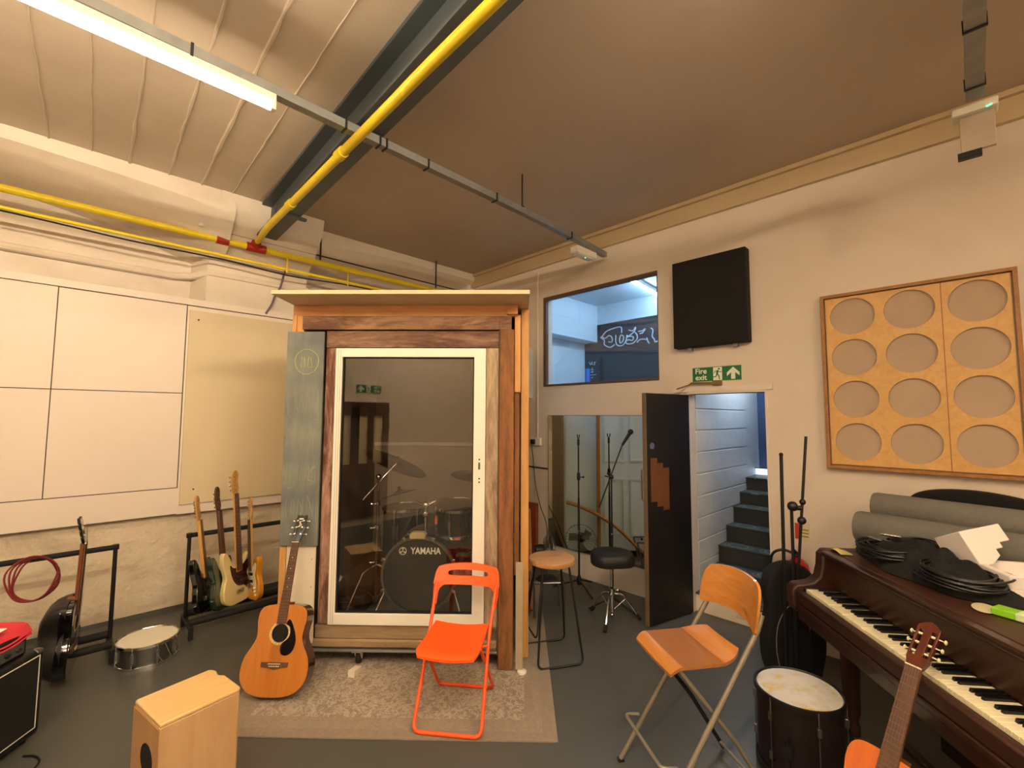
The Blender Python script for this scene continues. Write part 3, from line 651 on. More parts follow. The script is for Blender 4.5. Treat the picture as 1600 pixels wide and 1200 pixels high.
MB().lathe([(0,0),(.032,0),(.032,.012),(.02,.018),(0,.018)],(.02,0,0),Z,24).build('foot_disc',M_upvc,t)
# chalkboard
t=thing('chalkboard','tall narrow grey chalkboard with smudged chalk writing on the booth front','chalkboard',B(-1.562,3.245,.836),TH)
MB().box(-.134,.134,0,.02,0,1.527).build('board',M_chalk,t,.002)
m=MB(); pts=[Vector((.014+.086*math.cos(a)*(1+.03*math.sin(3*a)),-.002,1.305+.09*math.sin(a))) for a in [2*PI*k/40 for k in range(40)]]
m.tube(pts,.0022,5,closed=True).build('chalk_circle',M_chalky,t)
MB().tube([(-.028,-.001,1.265),(-.022,-.001,1.34),(-.005,-.001,1.335),(.0,-.001,1.27)],.002,5).tube([(.02,-.001,1.27),(.028,-.001,1.345),(.045,-.001,1.33),(.055,-.001,1.265),(.02,-.001,1.268)],.002,5).build('chalk_emblem',M_chalky,t)
m=MB()
for (zc,hh_) in ((1.0,.10),(.74,.10),(.50,.09),(.27,.08)):
    for k in range(9):
        x=-.095+.024*k+random.uniform(-.008,.008); a=random.uniform(.3,1); z0=zc-hh_*a; z1=zc+hh_*random.uniform(.3,1)
        m.tube(cr([(x,-.0003,z0),(x+random.uniform(-.012,.012),-.0003,(z0+z1)/2),(x+random.uniform(-.006,.006),-.0003,z1)],4),[.0005+.0016*random.random()]*9,4)
for s in ([(-.11,1.12),(-.11,.92)],[(.105,1.10),(.112,.90),(.085,.89)],[(-.105,.84),(-.112,.70)],[(.085,.82),(.08,.62)],[(-.1,.58),(-.11,.42),(-.06,.40)],[(.06,.52),(.1,.56),(.05,.47),(.10,.45)],[(.055,.35),(.095,.22)]):
    m.tube(cr([(a,-.0008,b) for a,b in s],5),.0016,5)
m.build('chalk_smears',M_chalks,t)

# ---- rug
rug=thing('patterned_rug','faded beige patterned rug under the booth','rug',B(-.77,3.5,0),TH)
def rr(x0,x1,y0,y1): return [(x0,y0),(x1,y0),(x1,y1),(x0,y1)]
MB().box(-.80,.80,-.75,1.3,.001,.009).build('field',M_rug,rug)
MB().ring(rr(-.90,.90,-.85,1.4),rr(-.80,.80,-.75,1.3),.001,.0085,'xy').build('inner_border',M_rugb,rug)
MB().ring(rr(-.98,.98,-.92,1.48),rr(-.90,.90,-.85,1.4),.001,.008,'xy').build('outer_edge',M_rugd,rug)

M_clear=plain('smoky_drum_head','#3E3B36',.35)
# ============================================================ DRUM KIT inside the booth
FZ=.252
def local(u,v,z=FZ): return B(u,v,z)
bd=thing('bass_drum','navy bass drum with black front head inside the glass booth','drum',local(-.753,3.47,FZ),TH)
cz_=.32
MB().lathe([(.262,0),(.268,.01),(.268,.40),(.262,.41)],(0,0,cz_),Y,48).build('shell',M_navy,bd)
MB().lathe([(0,-.012),(.258,-.012),(.262,-.006)],(0,0,cz_),Y,48).build('front_head',M_blackhead,bd)
MB().lathe([(0,.42),(.26,.42),(.262,.415)],(0,0,cz_),Y,48).build('batter_head',M_head,bd)
for y in (-.018,.398): MB().lathe([(.262,0),(.282,0),(.282,.04),(.268,.04),(.268,.03),(.262,.03),(.262,0)],(0,y,cz_),Y,48).build('hoop',M_dchrome,bd)
for k in range(8):
    a=2*PI*(k+.5)/8; c_,s_=math.cos(a),math.sin(a)
    l=MB().bar((.285*c_,.10,cz_+.285*s_),(.285*c_,.15,cz_+.285*s_),.02,.02,up=(c_,0,s_)).rod((.288*c_,-.03,cz_+.288*s_),(.288*c_,.15,cz_+.288*s_),.004).build('lug',M_chrome,bd,.002)
    MB().bar((.286*c_,-.03,cz_+.286*s_),(.286*c_,.0,cz_+.286*s_),.022,.028,up=(c_,0,s_)).build('claw',M_chrome,bd,.003)
for s in (-1,1): MB().rod((s*.25,.06,cz_-.10),(s*.33,-.04,.01),.008).build('spur',M_chrome,bd)
MB(Matrix.Translation((-.01,0,cz_))).prism([(-.055,.268),(.055,.268),(.062,.30),(.04,.315),(-.04,.315),(-.062,.30)],-.03,.03,'xz').build('hoop_badge',plain('cream_badge','#C8BC92',.4,.3),bd,.003)
lettering('brand_lettering','YAMAHA',.066,M_signw,bd,(.052,-.0135,cz_+.175),(PI/2,0,0),bold=.0016,depth=.0005,sx=.82)
m=MB().lathe([(.024,0),(.028,0),(.028,.001),(.024,.001)],(-.120,-.0135,cz_+.175),Y,28)
for k in range(3):
    a=PI/2+2*PI*k/3; m.bar((-.120,-.0135,cz_+.175),(-.120+.022*math.cos(a),-.0135,cz_+.175+.022*math.sin(a)),.004,.001,up=Y)
    for q in (-.5,.5): m.bar((-.120+.016*math.cos(a+q),-.0135,cz_+.175+.016*math.sin(a+q)),(-.120+.021*math.cos(a),-.0135,cz_+.175+.021*math.sin(a)),.003,.001,up=Y)
m.build('fork_emblem',M_signw,bd)
MB().rod((.02,.12,cz_+.26),(.02,.12,cz_+.50),.013).rod((.02,.12,cz_+.48),(.10,.13,cz_+.52),.011).rod((.02,.12,cz_+.48),(-.08,.2,cz_+.50),.011).ball((.02,.12,cz_+.42),.028,10).ball((.02,.12,cz_+.49),.03,10).build('tom_holder',M_chrome,bd)
def tom(name,lab,u,v,z,r,h,tilt,legs=0):
    t=thing(name,lab,'drum',local(u,v,z),rot=(tilt,0,TH))
    MB().lathe([(r,.01),(r,h-.01)],(0,0,0),Z,40).build('shell',M_navy,t)
    MB().lathe([(0,h),(r-.004,h),(r,h-.004)],seg=40).build('batter_head',M_clear,t); MB().lathe([(0,.001),(r-.004,.001),(r,.004)],seg=40).build('resonant_head',M_blackhead,t)
    for z_ in (-.004,h-.018): MB().lathe([(r,0),(r+.012,0),(r+.012,.022),(r+.002,.024),(r,.02)],(0,0,z_),Z,40).build('hoop',M_chrome,t)
    for k in range(6):
        a=2*PI*k/6+.3; c_,s_=math.cos(a),math.sin(a)
        MB().bar(((r+.008)*c_,(r+.008)*s_,h*.35),((r+.008)*c_,(r+.008)*s_,h*.65),.018,.02,up=(c_,s_,0)).rod(((r+.012)*c_,(r+.012)*s_,.0),((r+.012)*c_,(r+.012)*s_,h),.0035,seg=6).build('lug',M_chrome,t,.002)
    for k in range(legs):
        a=2*PI*k/3+.5; c_,s_=math.cos(a),math.sin(a)
        MB().rod(((r+.022)*c_,(r+.022)*s_,h*.7),((r+.03)*c_,(r+.03)*s_,-(z-FZ)+.01),.006).ball(((r+.03)*c_,(r+.03)*s_,-(z-FZ)+.012),.011,8).build('leg',M_chrome,t)
    return t
tom('rack_tom','navy rack tom mounted above the right side of the bass drum',-.50,3.72,.83,.165,.22,R(7))
tom('floor_tom','navy floor tom standing behind the bass drum on the left',-1.04,4.15,.56,.185,.38,0,3)
tom('rack_tom','second navy tom at the right edge of the drum kit',-.16,3.95,.80,.15,.22,R(5))
tom('snare_drum','snare drum on the far side of the drum kit',-.62,4.35,.80,.178,.14,R(4))
m_=thing('snare_stand','small chrome stand under the far snare drum','stand',local(-.62,4.35),TH)
MB().rod((0,0,.12),(0,0,.54),.011).build('pole',M_chrome,m_)
for k in range(3):
    a=2*PI*k/3; MB().rod((0,0,.2),(.2*math.cos(a),.2*math.sin(a),.012),.007).build('leg',M_chrome,m_)
def cymbal(lab,u,v,z,r,rx,ry,stand):
    t=thing('cymbal',lab,'cymbal',local(u,v,z),rot=(rx,ry,TH))
    MB().lathe([(0,.028),(.02,.026),(.038,.012),(.05,.006),(r*.6,-.004),(r,-.018),(r-.001,-.020),(r*.6,-.006),(.05,.004),(0,.024)],seg=48).build('plate',M_bronze,t)
    MB().lathe([(0,.022),(.012,.022),(.012,.05),(0,.055)],seg=14).build('felt_nut',M_black,t)
    return t
cymbal('large dark crash cymbal tilted at the upper left of the drum kit',-1.02,3.75,1.375,.27,R(-23),R(19),0)
cymbal('dark cymbal at the right side of the drum kit',-.40,4.0,1.25,.20,R(-21),R(2),0)
cymbal('thin cymbal low on the left behind the crash cymbal stand',-1.10,4.2,1.06,.17,R(-6),R(-16),0)
cymbal('small cymbal at the far right of the drum kit',-.2,4.3,1.06,.16,R(-4),R(8),0)
def stand(lab,u,v,h,top=None,boom=None,name='cymbal_stand'):
    t=thing(name,lab,'stand',local(u,v),TH)
    MB().rod((0,0,.06),(0,0,h*.55),.0125).rod((0,0,h*.55),(0,0,h),.009).build('pole',M_dchrome,t)
    for z in (.34*h,.6*h,.78*h): MB().lathe([(.012,0),(.018,.003),(.018,.03),(.012,.035)],(0,0,z),seg=12).rod((0,0,z+.015),(-.045,-.02,z+.015),.005).ball((-.045,-.02,z+.015),.010,8).build('clamp',M_chrome,t)
    for k in range(3):
        a=2*PI*k/3+.9+PI; c_,s_=math.cos(a),math.sin(a)
        l=MB().tube([(0,0,.34*h),(.12*c_,.12*s_,.30*h),(.28*c_,.28*s_,.012)],.008,8).rod((.16*c_,.16*s_,.24*h),(0,0,.08),.005).build('leg',M_chrome if k==0 else M_dchrome,t)
        MB().ball((.28*c_,.28*s_,.014),.014,8).build('rubber_foot',M_rubber,l)
    if boom: MB().rod(boom[0],boom[1],.008).ball((0,0,h),.022,10).build('boom_arm',M_chrome,t)
    return t
stand('chrome boom cymbal stand at the left of the drum kit',-1.12,3.62,1.02,boom=((-.12,0,.84),(.10,.13,1.11)))
stand('straight stand carrying the thin low cymbal',-1.10,4.2,.80)
stand('stand carrying the right-hand cymbal',-.40,4.0,.99)
stand('stand carrying the small far right cymbal',-.2,4.3,.80)
t=thing('equipment_case','small black case on the booth floor at the left of the drum kit','case',local(-1.30,3.62),TH)
MB().box(-.11,.12,-.10,.12,0,.14).build('body',M_blackp,t,.015); MB().tube([(-.05,-.10,.10),(-.05,-.125,.10),(.05,-.125,.10),(.05,-.10,.10)],.006,6).build('handle',M_rubber,t)
t=thing('drum_stool','low padded stool glimpsed behind the drum kit','stool',local(-.72,4.72),TH)
MB().lathe([(0,.46),(.14,.46),(.16,.48),(.16,.52),(.13,.54),(0,.54)],seg=28).build('seat',M_vinyl,t); MB().rod((0,0,.05),(0,0,.46),.014).build('pole',M_chrome,t)
for k in range(3):
    a=2*PI*k/3; MB().rod((0,0,.2),(.2*math.cos(a),.2*math.sin(a),.01),.009).build('leg',M_chrome,t)

# ============================================================ ACOUSTIC GUITARS
def outline(half, n=5):
    P=cr([(a,0,b) for a,b in half],n); R_=[(p.x,p.z) for p in P]; L_=[(-x,z) for x,z in R_[::-1] if x>1e-4]
    return R_+L_
DRED=[(0,0),(.075,.004),(.145,.028),(.190,.080),(.202,.145),(.190,.210),(.158,.268),(.139,.315),(.142,.365),(.150,.415),(.142,.465),(.110,.492),(.055,.500),(.0,.500)]
def acoustic(name,label,cat,loc,rot,top,side,depth=.105,classical=False,fb=None,group=None):
    t=thing(name,label,cat,loc,rot=rot,group=group); d=depth/2; sc_=.92 if classical else 1
    ol=[(x*sc_,z*.98) for x,z in outline(DRED)]; hole=.34*.98
    b=MB().prism(ol,-d+.003,d).build('body',side,t,.006)
    n=len(ol); ho=[(.05*math.cos(a),hole+.05*math.sin(a)) for a in [math.atan2(z-hole,x) for x,z in ol]]
    MB().ring(ol,ho,-d-.001,-d+.003).build('soundboard',top,t,.001)
    MB().lathe([(0,0),(.05,0)],(0,-d+.0028,hole),Y,30).build('soundhole',M_blackp,t)
    ring=lambda r:[(r*math.cos(a),hole+r*math.sin(a)) for a in [2*PI*k/36 for k in range(36)]]
    MB().ring(ring(.064),ring(.051),-d-.0016,-d-.001).build('rosette',plain('pale_rosette','#C7A878',.4,var=.3,vs=90),t)
    if not classical:
        pg=cr([(.030,0,hole+.052),(.054,0,hole+.035),(.062,0,hole+.0),(.052,0,hole-.028),(.018,0,hole-.060),(.022,0,hole-.105),(.055,0,hole-.118),(.092,0,hole-.095),(.103,0,hole-.04),(.085,0,hole+.02),(.05,0,hole+.075)],5,True)
        MB().prism([(p.x,p.z) for p in pg],-d-.003,-d-.001).build('pickguard',M_gblack,t)
    bz=.165 if not classical else .15
    br=MB().prism([(-.08,bz+.016),(.08,bz+.016),(.08,bz-.008),(.035,bz-.014),(0,bz-.022),(-.035,bz-.014),(-.08,bz-.008)],-d-.009,-d-.001).build('bridge',M_rose,t,.002)
    MB().box(-.037,.037,-d-.012,-d-.009,bz+.006,bz+.009).build('saddle',M_ivory,br)
    m=MB(); 
    for k in range(6): m.ball((-.027+.0108*k,-d-.011,bz-.005),.0035,8)
    m.build('bridge_pins',M_ivory,br)
    # neck
    ny=-d-.002; zn=.855 if not classical else .82; z0=.385 if not classical else .40; w0,w1=(.028,.0215) if not classical else (.031,.026)
    v=[]; m=MB()
    for z,w_ in ((.47,w0+.0),(.52,w0-.003),(zn,w1)):
        v.append([(w_*math.cos(a),ny+.004+ .021*math.sin(a),z) for a in [PI*k/8 for k in range(9)]])
    for i in range(2):
        m.add(v[i]+v[i+1],[(k,k+1,9+k+1,9+k) for k in range(8)]+[(0,8,17,9)])
    m.add(v[0],[tuple(range(9))]); m.add(v[2],[tuple(range(9))[::-1]])
    m.prism([(-.028,.42),(.028,.42),(.022,.50),(-.022,.50)],ny+.004,d*.6)
    m.build('neck',M_neck if classical else M_neck,t)
    m=MB().prism([(-w0-.001,z0),(w0+.001,z0),(w1,zn),(-w1,zn)],ny-.006,ny+.001); sl=zn-(bz+.008)
    for k in range(1,20):
        z=zn-sl*(1-2**(-k/12))
        if z<z0+.003: break
        w_=w1+(w0-w1)*(zn-z)/(zn-z0); m.box(-w_,w_,ny-.0072,ny-.006,z-.0009,z+.0009,1)
    f=m.build('fingerboard',[fb or M_rose,M_dchrome],t)
    if not classical:
        m=MB()
        for k in (3,5,7,9): z=zn-sl*(1-(2**(-k/12)+2**(-(k-1)/12))/2); m.lathe([(0,0),(.0035,0),(.0035,.0006)],(0,ny-.0068,z),Y,10)
        m.build('position_dots',M_ivory,f)
    MB().box(-w1,w1,ny-.009,ny,zn,zn+.005).build('nut',M_ivory,t)
    m=MB()
    for k in range(6):
        q=-1+2*k/5; m.tube([(q*.027,-d-.012,bz+.008),(q*(w1-.004),ny-.010,zn+.004)],.0005,4)
        if not classical: m.tube([(q*(w1-.004),ny-.010,zn+.004),((-1 if k<3 else 1)*.017,ny+.0,zn+.045+.045*(k if k<3 else 5-k))],.0005,4)
    m.build('strings',M_dchrome,t)
    hr=R(12); M=Matrix.Translation((0,ny+.004,zn+.003))@Matrix.Rotation(-hr,4,'X')
    if not classical:
        hp=[(-.021,0),(.021,0),(.033,.045),(.036,.15),(.030,.178),(.012,.168),(0,.176),(-.012,.168),(-.030,.178),(-.036,.15),(-.033,.045)]
        h=MB(M).prism(hp,-.006,.010).build('headstock',M_gblack,t,.002)
        MB(M).prism([(-.014,.145),(.014,.145),(.014,.152),(-.014,.152)],-.0068,-.006).build('head_label',M_ivory,h)
        MB(M).tube(cr([(.012,-.007,.135),(-.008,-.007,.128),(.010,-.007,.108),(-.014,-.007,.095)],5),.0022,5).bar((0,-.007,.132),(-.004,-.007,.095),.003,.001,up=Y).build('head_emblem',M_ivory,h)
        for s in (-1,1):
            for k in range(3):
                z=.05+.043*k
                tn=MB(M).rod((s*.020,-.010,z),(s*.020,-.004,z),.006).rod((s*.030,.004,z),(s*.048,.004,z),.003).ball((s*.052,.004,z),(.007,.004,.009),10).build('tuner',M_chrome,t)
    else:
        hp=[(-.026,0),(.026,0),(.036,.03),(.037,.17),(.020,.185),(0,.195),(-.020,.185),(-.037,.17),(-.036,.03)]
        m=MB(M); h=[[(-.029,.045),(-.013,.045),(-.013,.155),(-.029,.155)],[(.013,.045),(.029,.045),(.029,.155),(.013,.155)]]
        m.prism([(-.026,0),(.026,0),(.036,.03),(.036,.045),(-.036,.045),(-.036,.03)],-.006,.012)
        m.prism([(-.037,.155),(.037,.155),(.037,.17),(.020,.185),(0,.195),(-.020,.185),(-.037,.17)],-.006,.012)
        for a,b in ((-.037,-.029),(-.013,.013),(.029,.037)): m.prism([(a,.045),(b,.045),(b,.155),(a,.155)],-.006,.012)
        m.build('headstock',wood('reddish_headstock','#421A0E','#5E2C18','z',.3,1,.4),t,.001)
        for s in (-1,1):
            for k in range(3):
                z=.062+.038*k
                MB(M).rod((s*.010,.003,z),(s*.031,.003,z),.0048,seg=10).rod((s*.031,.003,z),(s*.05,.006,z),.0025).build('roller',M_ivory,t)
                MB(M).ball((s*.056,.008,z),(.004,.010,.009),10).build('peg',M_ivory,t)
    return t
acoustic('acoustic_guitar','amber acoustic guitar with black pickguard leaning on the booth','guitar',B(-1.515,2.905,.030),(-R(17),0,TH),M_spruce,M_mahog).scale=(1.04,1.04,1.04)
acoustic('classical_guitar','orange classical guitar with slotted head leaning on the piano keyboard','guitar',(2.075,.362,.05),(-R(30),R(0),R(246.2)),wood('orange_cedar_top','#C05A14','#D06A1C','z',.3,1.2,.6),M_mahog,classical=True)

# ============================================================ ELECTRIC GUITARS AND RACKS
STRAT=[(0,0),(.085,.004),(.145,.045),(.163,.115),(.145,.185),(.125,.235),(.140,.30),(.150,.355),(.130,.392),(.095,.375),(.060,.325),(.030,.305),(-.030,.305),(-.060,.335),(-.090,.405),(-.125,.445),(-.152,.43),(-.158,.36),(-.142,.29),(-.132,.235),(-.150,.18),(-.165,.11),(-.145,.04),(-.085,.004)]
def electric(name,label,loc,rot,bodym,neckm,guard=None,L_=.64,bass=False,fbm=None,flip=1,headm=None,s=1.0,binding=None,group=None):
    t=thing(name,label,'guitar',loc,rot=rot,group=group)
    ol=[(p.x*s*flip,p.z*s) for p in cr([(a,0,b) for a,b in STRAT],4,True)]
    if flip<0: ol=ol[::-1]
    b=MB().prism(ol,-.022,.022).build('body',bodym,t,.007)
    if guard:
        g=cr([(.03,0,.30),(.10,0,.34),(.115,0,.30),(.085,0,.23),(.105,0,.15),(.085,0,.10),(.05,0,.13),(-.02,0,.15),(-.07,0,.22),(-.09,0,.33),(-.05,0,.30)],4,True)
        MB().prism([(p.x*s*flip,p.z*s) for p in g],-.0245,-.022).build('pickguard',guard,t)
    for z in ((.17,.235) if not bass else (.20,)): MB().box(-.04,.04,-.030,-.0245,z*s-.012,z*s+.012).build('pickup',M_blackp,t,.003)
    MB().box(-.038,.038,-.034,-.022,.085*s,.115*s).build('bridge',M_chrome,t,.002)
    for k in range(3): MB().lathe([(0,0),(.010,0),(.010,-.012),(.008,-.014),(0,-.014)],((.085+.01*k)*s*flip,-.0245,(.115-.03*k)*s),-Y*-1,14).build('knob',M_chrome if bass else M_ivory,t)
    if binding:
        for z in (.10,.22,.34): MB().box(.05*flip,.168*s*flip*0+.05*flip+.001,-.023,.023,z,z+.003).build('edge_line',M_ivory,t)
    zt_=.30*s+L_*.72
    MB().prism([(-.029,.26*s),(.029,.26*s),(.021,zt_),(-.021,zt_)],-.030,-.010).build('neck',neckm,t,.004)
    m=MB().prism([(-.029,.27*s),(.029,.27*s),(.021,zt_),(-.021,zt_)],-.036,-.030)
    for k in range(1,20):
        z=zt_-L_*(1-2**(-k/12)); w_=.021+.008*(zt_-z)/(zt_-.27*s); m.box(-w_,w_,-.037,-.036,z-.001,z+.001,1)
    m.build('fingerboard',[fbm or M_rose,M_dchrome],t)
    hp=cr([(-.02,0,zt_),(-.03,0,zt_+.03),(-.036,0,zt_+.10),(-.028,0,zt_+.17),(.0,0,zt_+.20),(.028,0,zt_+.185),(.034,0,zt_+.15),(.026,0,zt_+.10),(.036,0,zt_+.04),(.021,0,zt_)],4)
    h=MB().prism([(p.x*flip,p.z) for p in hp],-.026,-.012).build('headstock',headm or neckm,t,.002)
    for k in range(4 if bass else 6):
        z=zt_+.035+(.036 if bass else .024)*k; q=-.034*flip
        MB().rod((q,-.019,z),(q*1.45,-.019,z),.003).ball((q*1.6,-.019,z),(.009,.004,.009),8).rod((-.012*flip,-.034,z),(-.012*flip,-.026,z),.005).build('tuner',M_chrome,t)
    m=MB(); n=4 if bass else 6
    for k in range(n):
        q=-1+2*k/(n-1); m.tube([(q*.026,-.040,.10*s),(q*.017,-.040,zt_)],.0008,4)
    m.build('strings',M_dchrome,t)
    return t
M_dneck=wood('dark_walnut_neck','#3A2214','#553420','z',.4,1)
electric('electric_guitar','black electric guitar with maple-backed neck, leftmost in the right rack',(.905,4.50,.16),(-R(8),0,R(58)),M_gblack,M_maple,M_gblack,fbm=M_maple,L_=.60)
electric('electric_guitar','dark green electric guitar second from left in the right rack',(1.035,4.50,.145),(-R(7),R(0),R(52)),M_green,M_dneck,None,L_=.70,bass=True,headm=M_dneck)
electric('bass_guitar','cream bass guitar with tortoiseshell pickguard, third in the right rack',(1.14,4.50,.155),(-R(6),0,R(34)),M_creamg,M_maple,M_tortoise,L_=.86,bass=True)
electric('electric_guitar','narrow amber-yellow electric guitar seen edge-on, rightmost in the right rack',(1.262,4.48,.155),(-R(0),R(-9),R(-84)),M_amber,M_maple,M_ivory,L_=.56,s=.92,binding=True)
def bowl(t):
    ol=outline(DRED); n=len(ol); rows=[(1,.04),(.97,.08),(.90,.12),(.78,.15),(.58,.17),(.3,.178)]
    m=MB(); m.add([(x*q,y-.04,.25+(z-.25)*q) for q,y in rows for x,z in ol],[(i*n+k,i*n+(k+1)%n,(i+1)*n+(k+1)%n,(i+1)*n+k) for i in range(len(rows)-1) for k in range(n)]+[tuple(range((len(rows)-1)*n,len(rows)*n))])
    m.build('round_back',plain('satin_black_bowl','#151414',.35),t)
t=acoustic('roundback_guitar','black acoustic guitar with brown neck standing edge-on in the left rack','guitar',(.085,4.33,.03),(R(2),R(-3),R(80)),M_gblack,M_gblack,depth=.07); bowl(t)
def rack(lab,x0,x1,y,ht,feet):
    t=thing('guitar_rack',lab,'rack',(x0,y,0))
    w_=x1-x0
    MB().rod((-.02,.12,ht),(w_+.02,.12,ht),.019,seg=14).build('top_bar',M_rubber,t)
    for x in (0,w_):
        MB().tube([(x,.12,ht),(x,.12,.10)],.014,10).rod((x,.12,ht-.0),(x,.12,ht+.02),.022).build('upright',M_black,t)
        ft=MB().bar((x,-.14,.085),(x,.22,.085),.03,.03).build('foot_bar',M_black,t,.003)
        for yy in (-.12,.20): MB().bar((x,yy,0),(x,yy,.07),.03,.035,up=Y).build('foot',M_rubber,ft,.003)
    for yy in (-.08,.14): MB().rod((0,yy,.118),(w_,yy,.118),.027,seg=12).build('base_rail',M_rubber,t)
    return t
rack('black guitar rack holding four guitars near the booth',.79,1.72,4.50,.755,0)
rack('black guitar rack at far left with a red cable over its bar',-.95,.325,4.48,.755,0)
m=MB()
for k in range(4):
    c0=(-.105+.008*k,4.60-.037+.006*k,.635-.006*k); rr_=.150-.006*k
    m.tube([Vector((c0[0]+(rr_*.82+.01*math.sin(3*a+k))*math.cos(a),c0[1]+.004*k-.006,c0[2]+rr_*(1+.02*k)*math.sin(a))) for a in [2*PI*q/36 for q in range(36)]],.0055,7,closed=True)
tag(m.build('coiled_cable',M_redcable),'coiled dark red cable hanging on the left rack bar','cable')

# ============================================================ SMALLER THINGS ON THE LEFT
amp=thing('guitar_amplifier','black guitar amplifier with white piping at the lower left edge','amplifier',(-.007,3.679,0),R(52.3))
MB().box(-.56,0,0,.27,.02,.47).build('cabinet',M_vinyl,amp,.02)
MB().ring(rr(-.52,-.035,.06,.44),rr(-.516,-.039,.064,.436),-.004,.0).build('piping',M_upvc,amp)
MB().box(-.515,-.04,-.002,.001,.065,.435).build('grille_cloth',M_panelblk,amp)
for x in (-.56+.035,-.03): MB().ball((x,.02,.455),(.03,.025,.018),12).build('corner_cap',M_dchrome,amp)
for x in (-.5,-.06):
    for y in (.04,.23): MB().lathe([(0,0),(.018,0),(.02,.02),(0,.02)],(x,y,0),seg=12).build('foot',M_rubber,amp)
t=thing('amplifier_head','small black amplifier head with grey control panel on the amplifier','amplifier',(-.007,3.679,.47),R(52.3))
MB().box(-.50,-.08,.03,.24,0,.115).build('casing',M_vinyl,t,.012); MB().box(-.48,-.10,.026,.031,.015,.075).build('control_panel',plain('worn_grey_panel','#4A4A48',.5),t,.002)
for k in range(6): MB().lathe([(0,0),(.011,0),(.010,.014),(0,.015)],(-.44+.06*k,.026,.045),-Y,12).build('knob',M_dchrome if k%2 else M_blackp,t)
t=thing('folded_cloth','red cloth with a white top lying on the amplifier head','cloth',(-.10,3.60,.587),R(52.3))
def cl(u,v): return Vector((-.36+.42*u, -.0+.25*v, .03+.012*math.sin(7*u+2*v)-.045*max(0,(abs(v-.5)*2))**8))
MB().grid(cl,20,10).grid(lambda u,v:cl(u,v)-Vector((0,0,.018)),20,10,flip=True).build('red_layer',M_pinkcloth,t)
MB().grid(lambda u,v:Vector((-.34+.30*u,.04+.17*v,.046+.006*math.sin(7*u+2*v))),12,6).build('white_layer',plain('white_cotton','#EEE6DC',.8),t)
m=MB().tube(cr([(-.06,3.50,.006),(-.02,3.46,.006),(.0,3.40,.006),(-.03,3.33,.006),(-.12,3.30,.006),(-.2,3.2,.006)],6),.005,6)
tag(m.build('floor_cable',M_cable),'black cable lying on the floor below the amplifier','cable')

t=thing('snare_drum','shallow chrome snare drum standing on the floor by the left rack','drum',(.515,4.275,0))
MB().lathe([(.172,.012),(.174,.07),(.172,.142)],seg=48).build('shell',M_dchrome,t); MB().lathe([(0,.152),(.168,.152),(.172,.148)],seg=48).build('batter_head',M_head,t)
for z in (0,.136): MB().lathe([(.172,0),(.183,0),(.183,.018),(.176,.020),(.172,.014)],(0,0,z),seg=48).build('hoop',M_chrome,t)
for k in range(8):
    a=2*PI*k/8+.2; c_,s_=math.cos(a),math.sin(a)
    MB().bar((.180*c_,.180*s_,.04),(.180*c_,.180*s_,.115),.016,.014,up=(c_,s_,0)).rod((.184*c_,.184*s_,.008),(.184*c_,.184*s_,.148),.003,seg=6).build('lug',M_chrome,t,.002)
m=MB()
for a0 in (-1.5,-1.15,-.8): m.tube([(.19*math.cos(a0),.19*math.sin(a0),.14),(.192*math.cos(a0+.15),.192*math.sin(a0+.15),.07),(.19*math.cos(a0+.32),.19*math.sin(a0+.32),.015)],.003,6)
m.build('wire',M_chrome,t)

cj=thing('cajon','birch plywood cajon box drum with rounded corners in the foreground','drum',(.474,2.585,0),R(11.5))
ol=[(-.158,-.143),(.148,-.146),(.158,-.136),(.162,.03),(.150,.045),(.146,.06),(.156,.10),(.150,.130),(.138,.143),(-.15,.143),(-.158,.135)]
MB().prism([(x,y) for x,y in ol],.012,.462,'xy').build('body',M_birchz,cj,.004)
MB().prism([(x*1.005,y*1.005) for x,y in ol],.462,.480,'xy').build('top_panel',M_birch,cj,.006)
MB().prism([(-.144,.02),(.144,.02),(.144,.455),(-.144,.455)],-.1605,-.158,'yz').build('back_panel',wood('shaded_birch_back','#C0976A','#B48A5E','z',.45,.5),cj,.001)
MB().lathe([(0,0),(.058,0),(.062,.002),(.062,.0005)],(-.1610,-.03,.30),-X,32).build('sound_hole',M_blackp,cj)
for x in (-.12,.12):
    for y in (-.11,.11): MB().lathe([(0,0),(.014,0),(.014,.012),(0,.012)],(x,y,0),seg=12).build('foot',M_rubber,cj)

# ============================================================ ORANGE FOLDING CHAIR
ch=thing('folding_chair','bright orange folding chair on the rug in front of the booth door','chair',(1.762,2.25,.009),R(-52))
TR=.011
def roundU(pts,r=.05,n=6):
    out=[Vector(pts[0])]
    for i in range(1,len(pts)-1):
        a,b,c=Vector(pts[i-1]),Vector(pts[i]),Vector(pts[i+1]); d1=(a-b).normalized(); d2=(c-b).normalized(); p=b+d1*r; q=b+d2*r
        for k in range(n+1):
            s=k/n; out.append(p*(1-s)**2+b*2*s*(1-s)+q*s*s)
    out.append(Vector(pts[-1])); return out
MB().tube(roundU([(-.198,.205,.66),(-.185,.02,.42),(-.192,-.235,TR),(.192,-.235,TR),(.185,.02,.42),(.198,.205,.66)],.045),TR,12).build('front_leg_frame',M_orange2,ch)
MB().tube(roundU([(-.165,-.14,.425),(-.182,.225,TR),(.182,.225,TR),(.165,-.14,.425)],.045),TR*.95,12).build('rear_leg_frame',M_orange2,ch)
def seatfn(zoff):
    def fn(u,v):
        y=-.285+.385*v; w_=.178-.008*v; 
        e=abs(u*2-1); yy=y
        if v<.12: w_*= (1-.12*(1-v/.12)**2)
        z=.450+.012*((v-.5)*2)**2 - .014*math.cos((u-.5)*PI)*1 - (.022*(1-v/.12)**2 if v<.12 else 0)
        return Vector(((u*2-1)*w_,yy,z+zoff))
    return fn
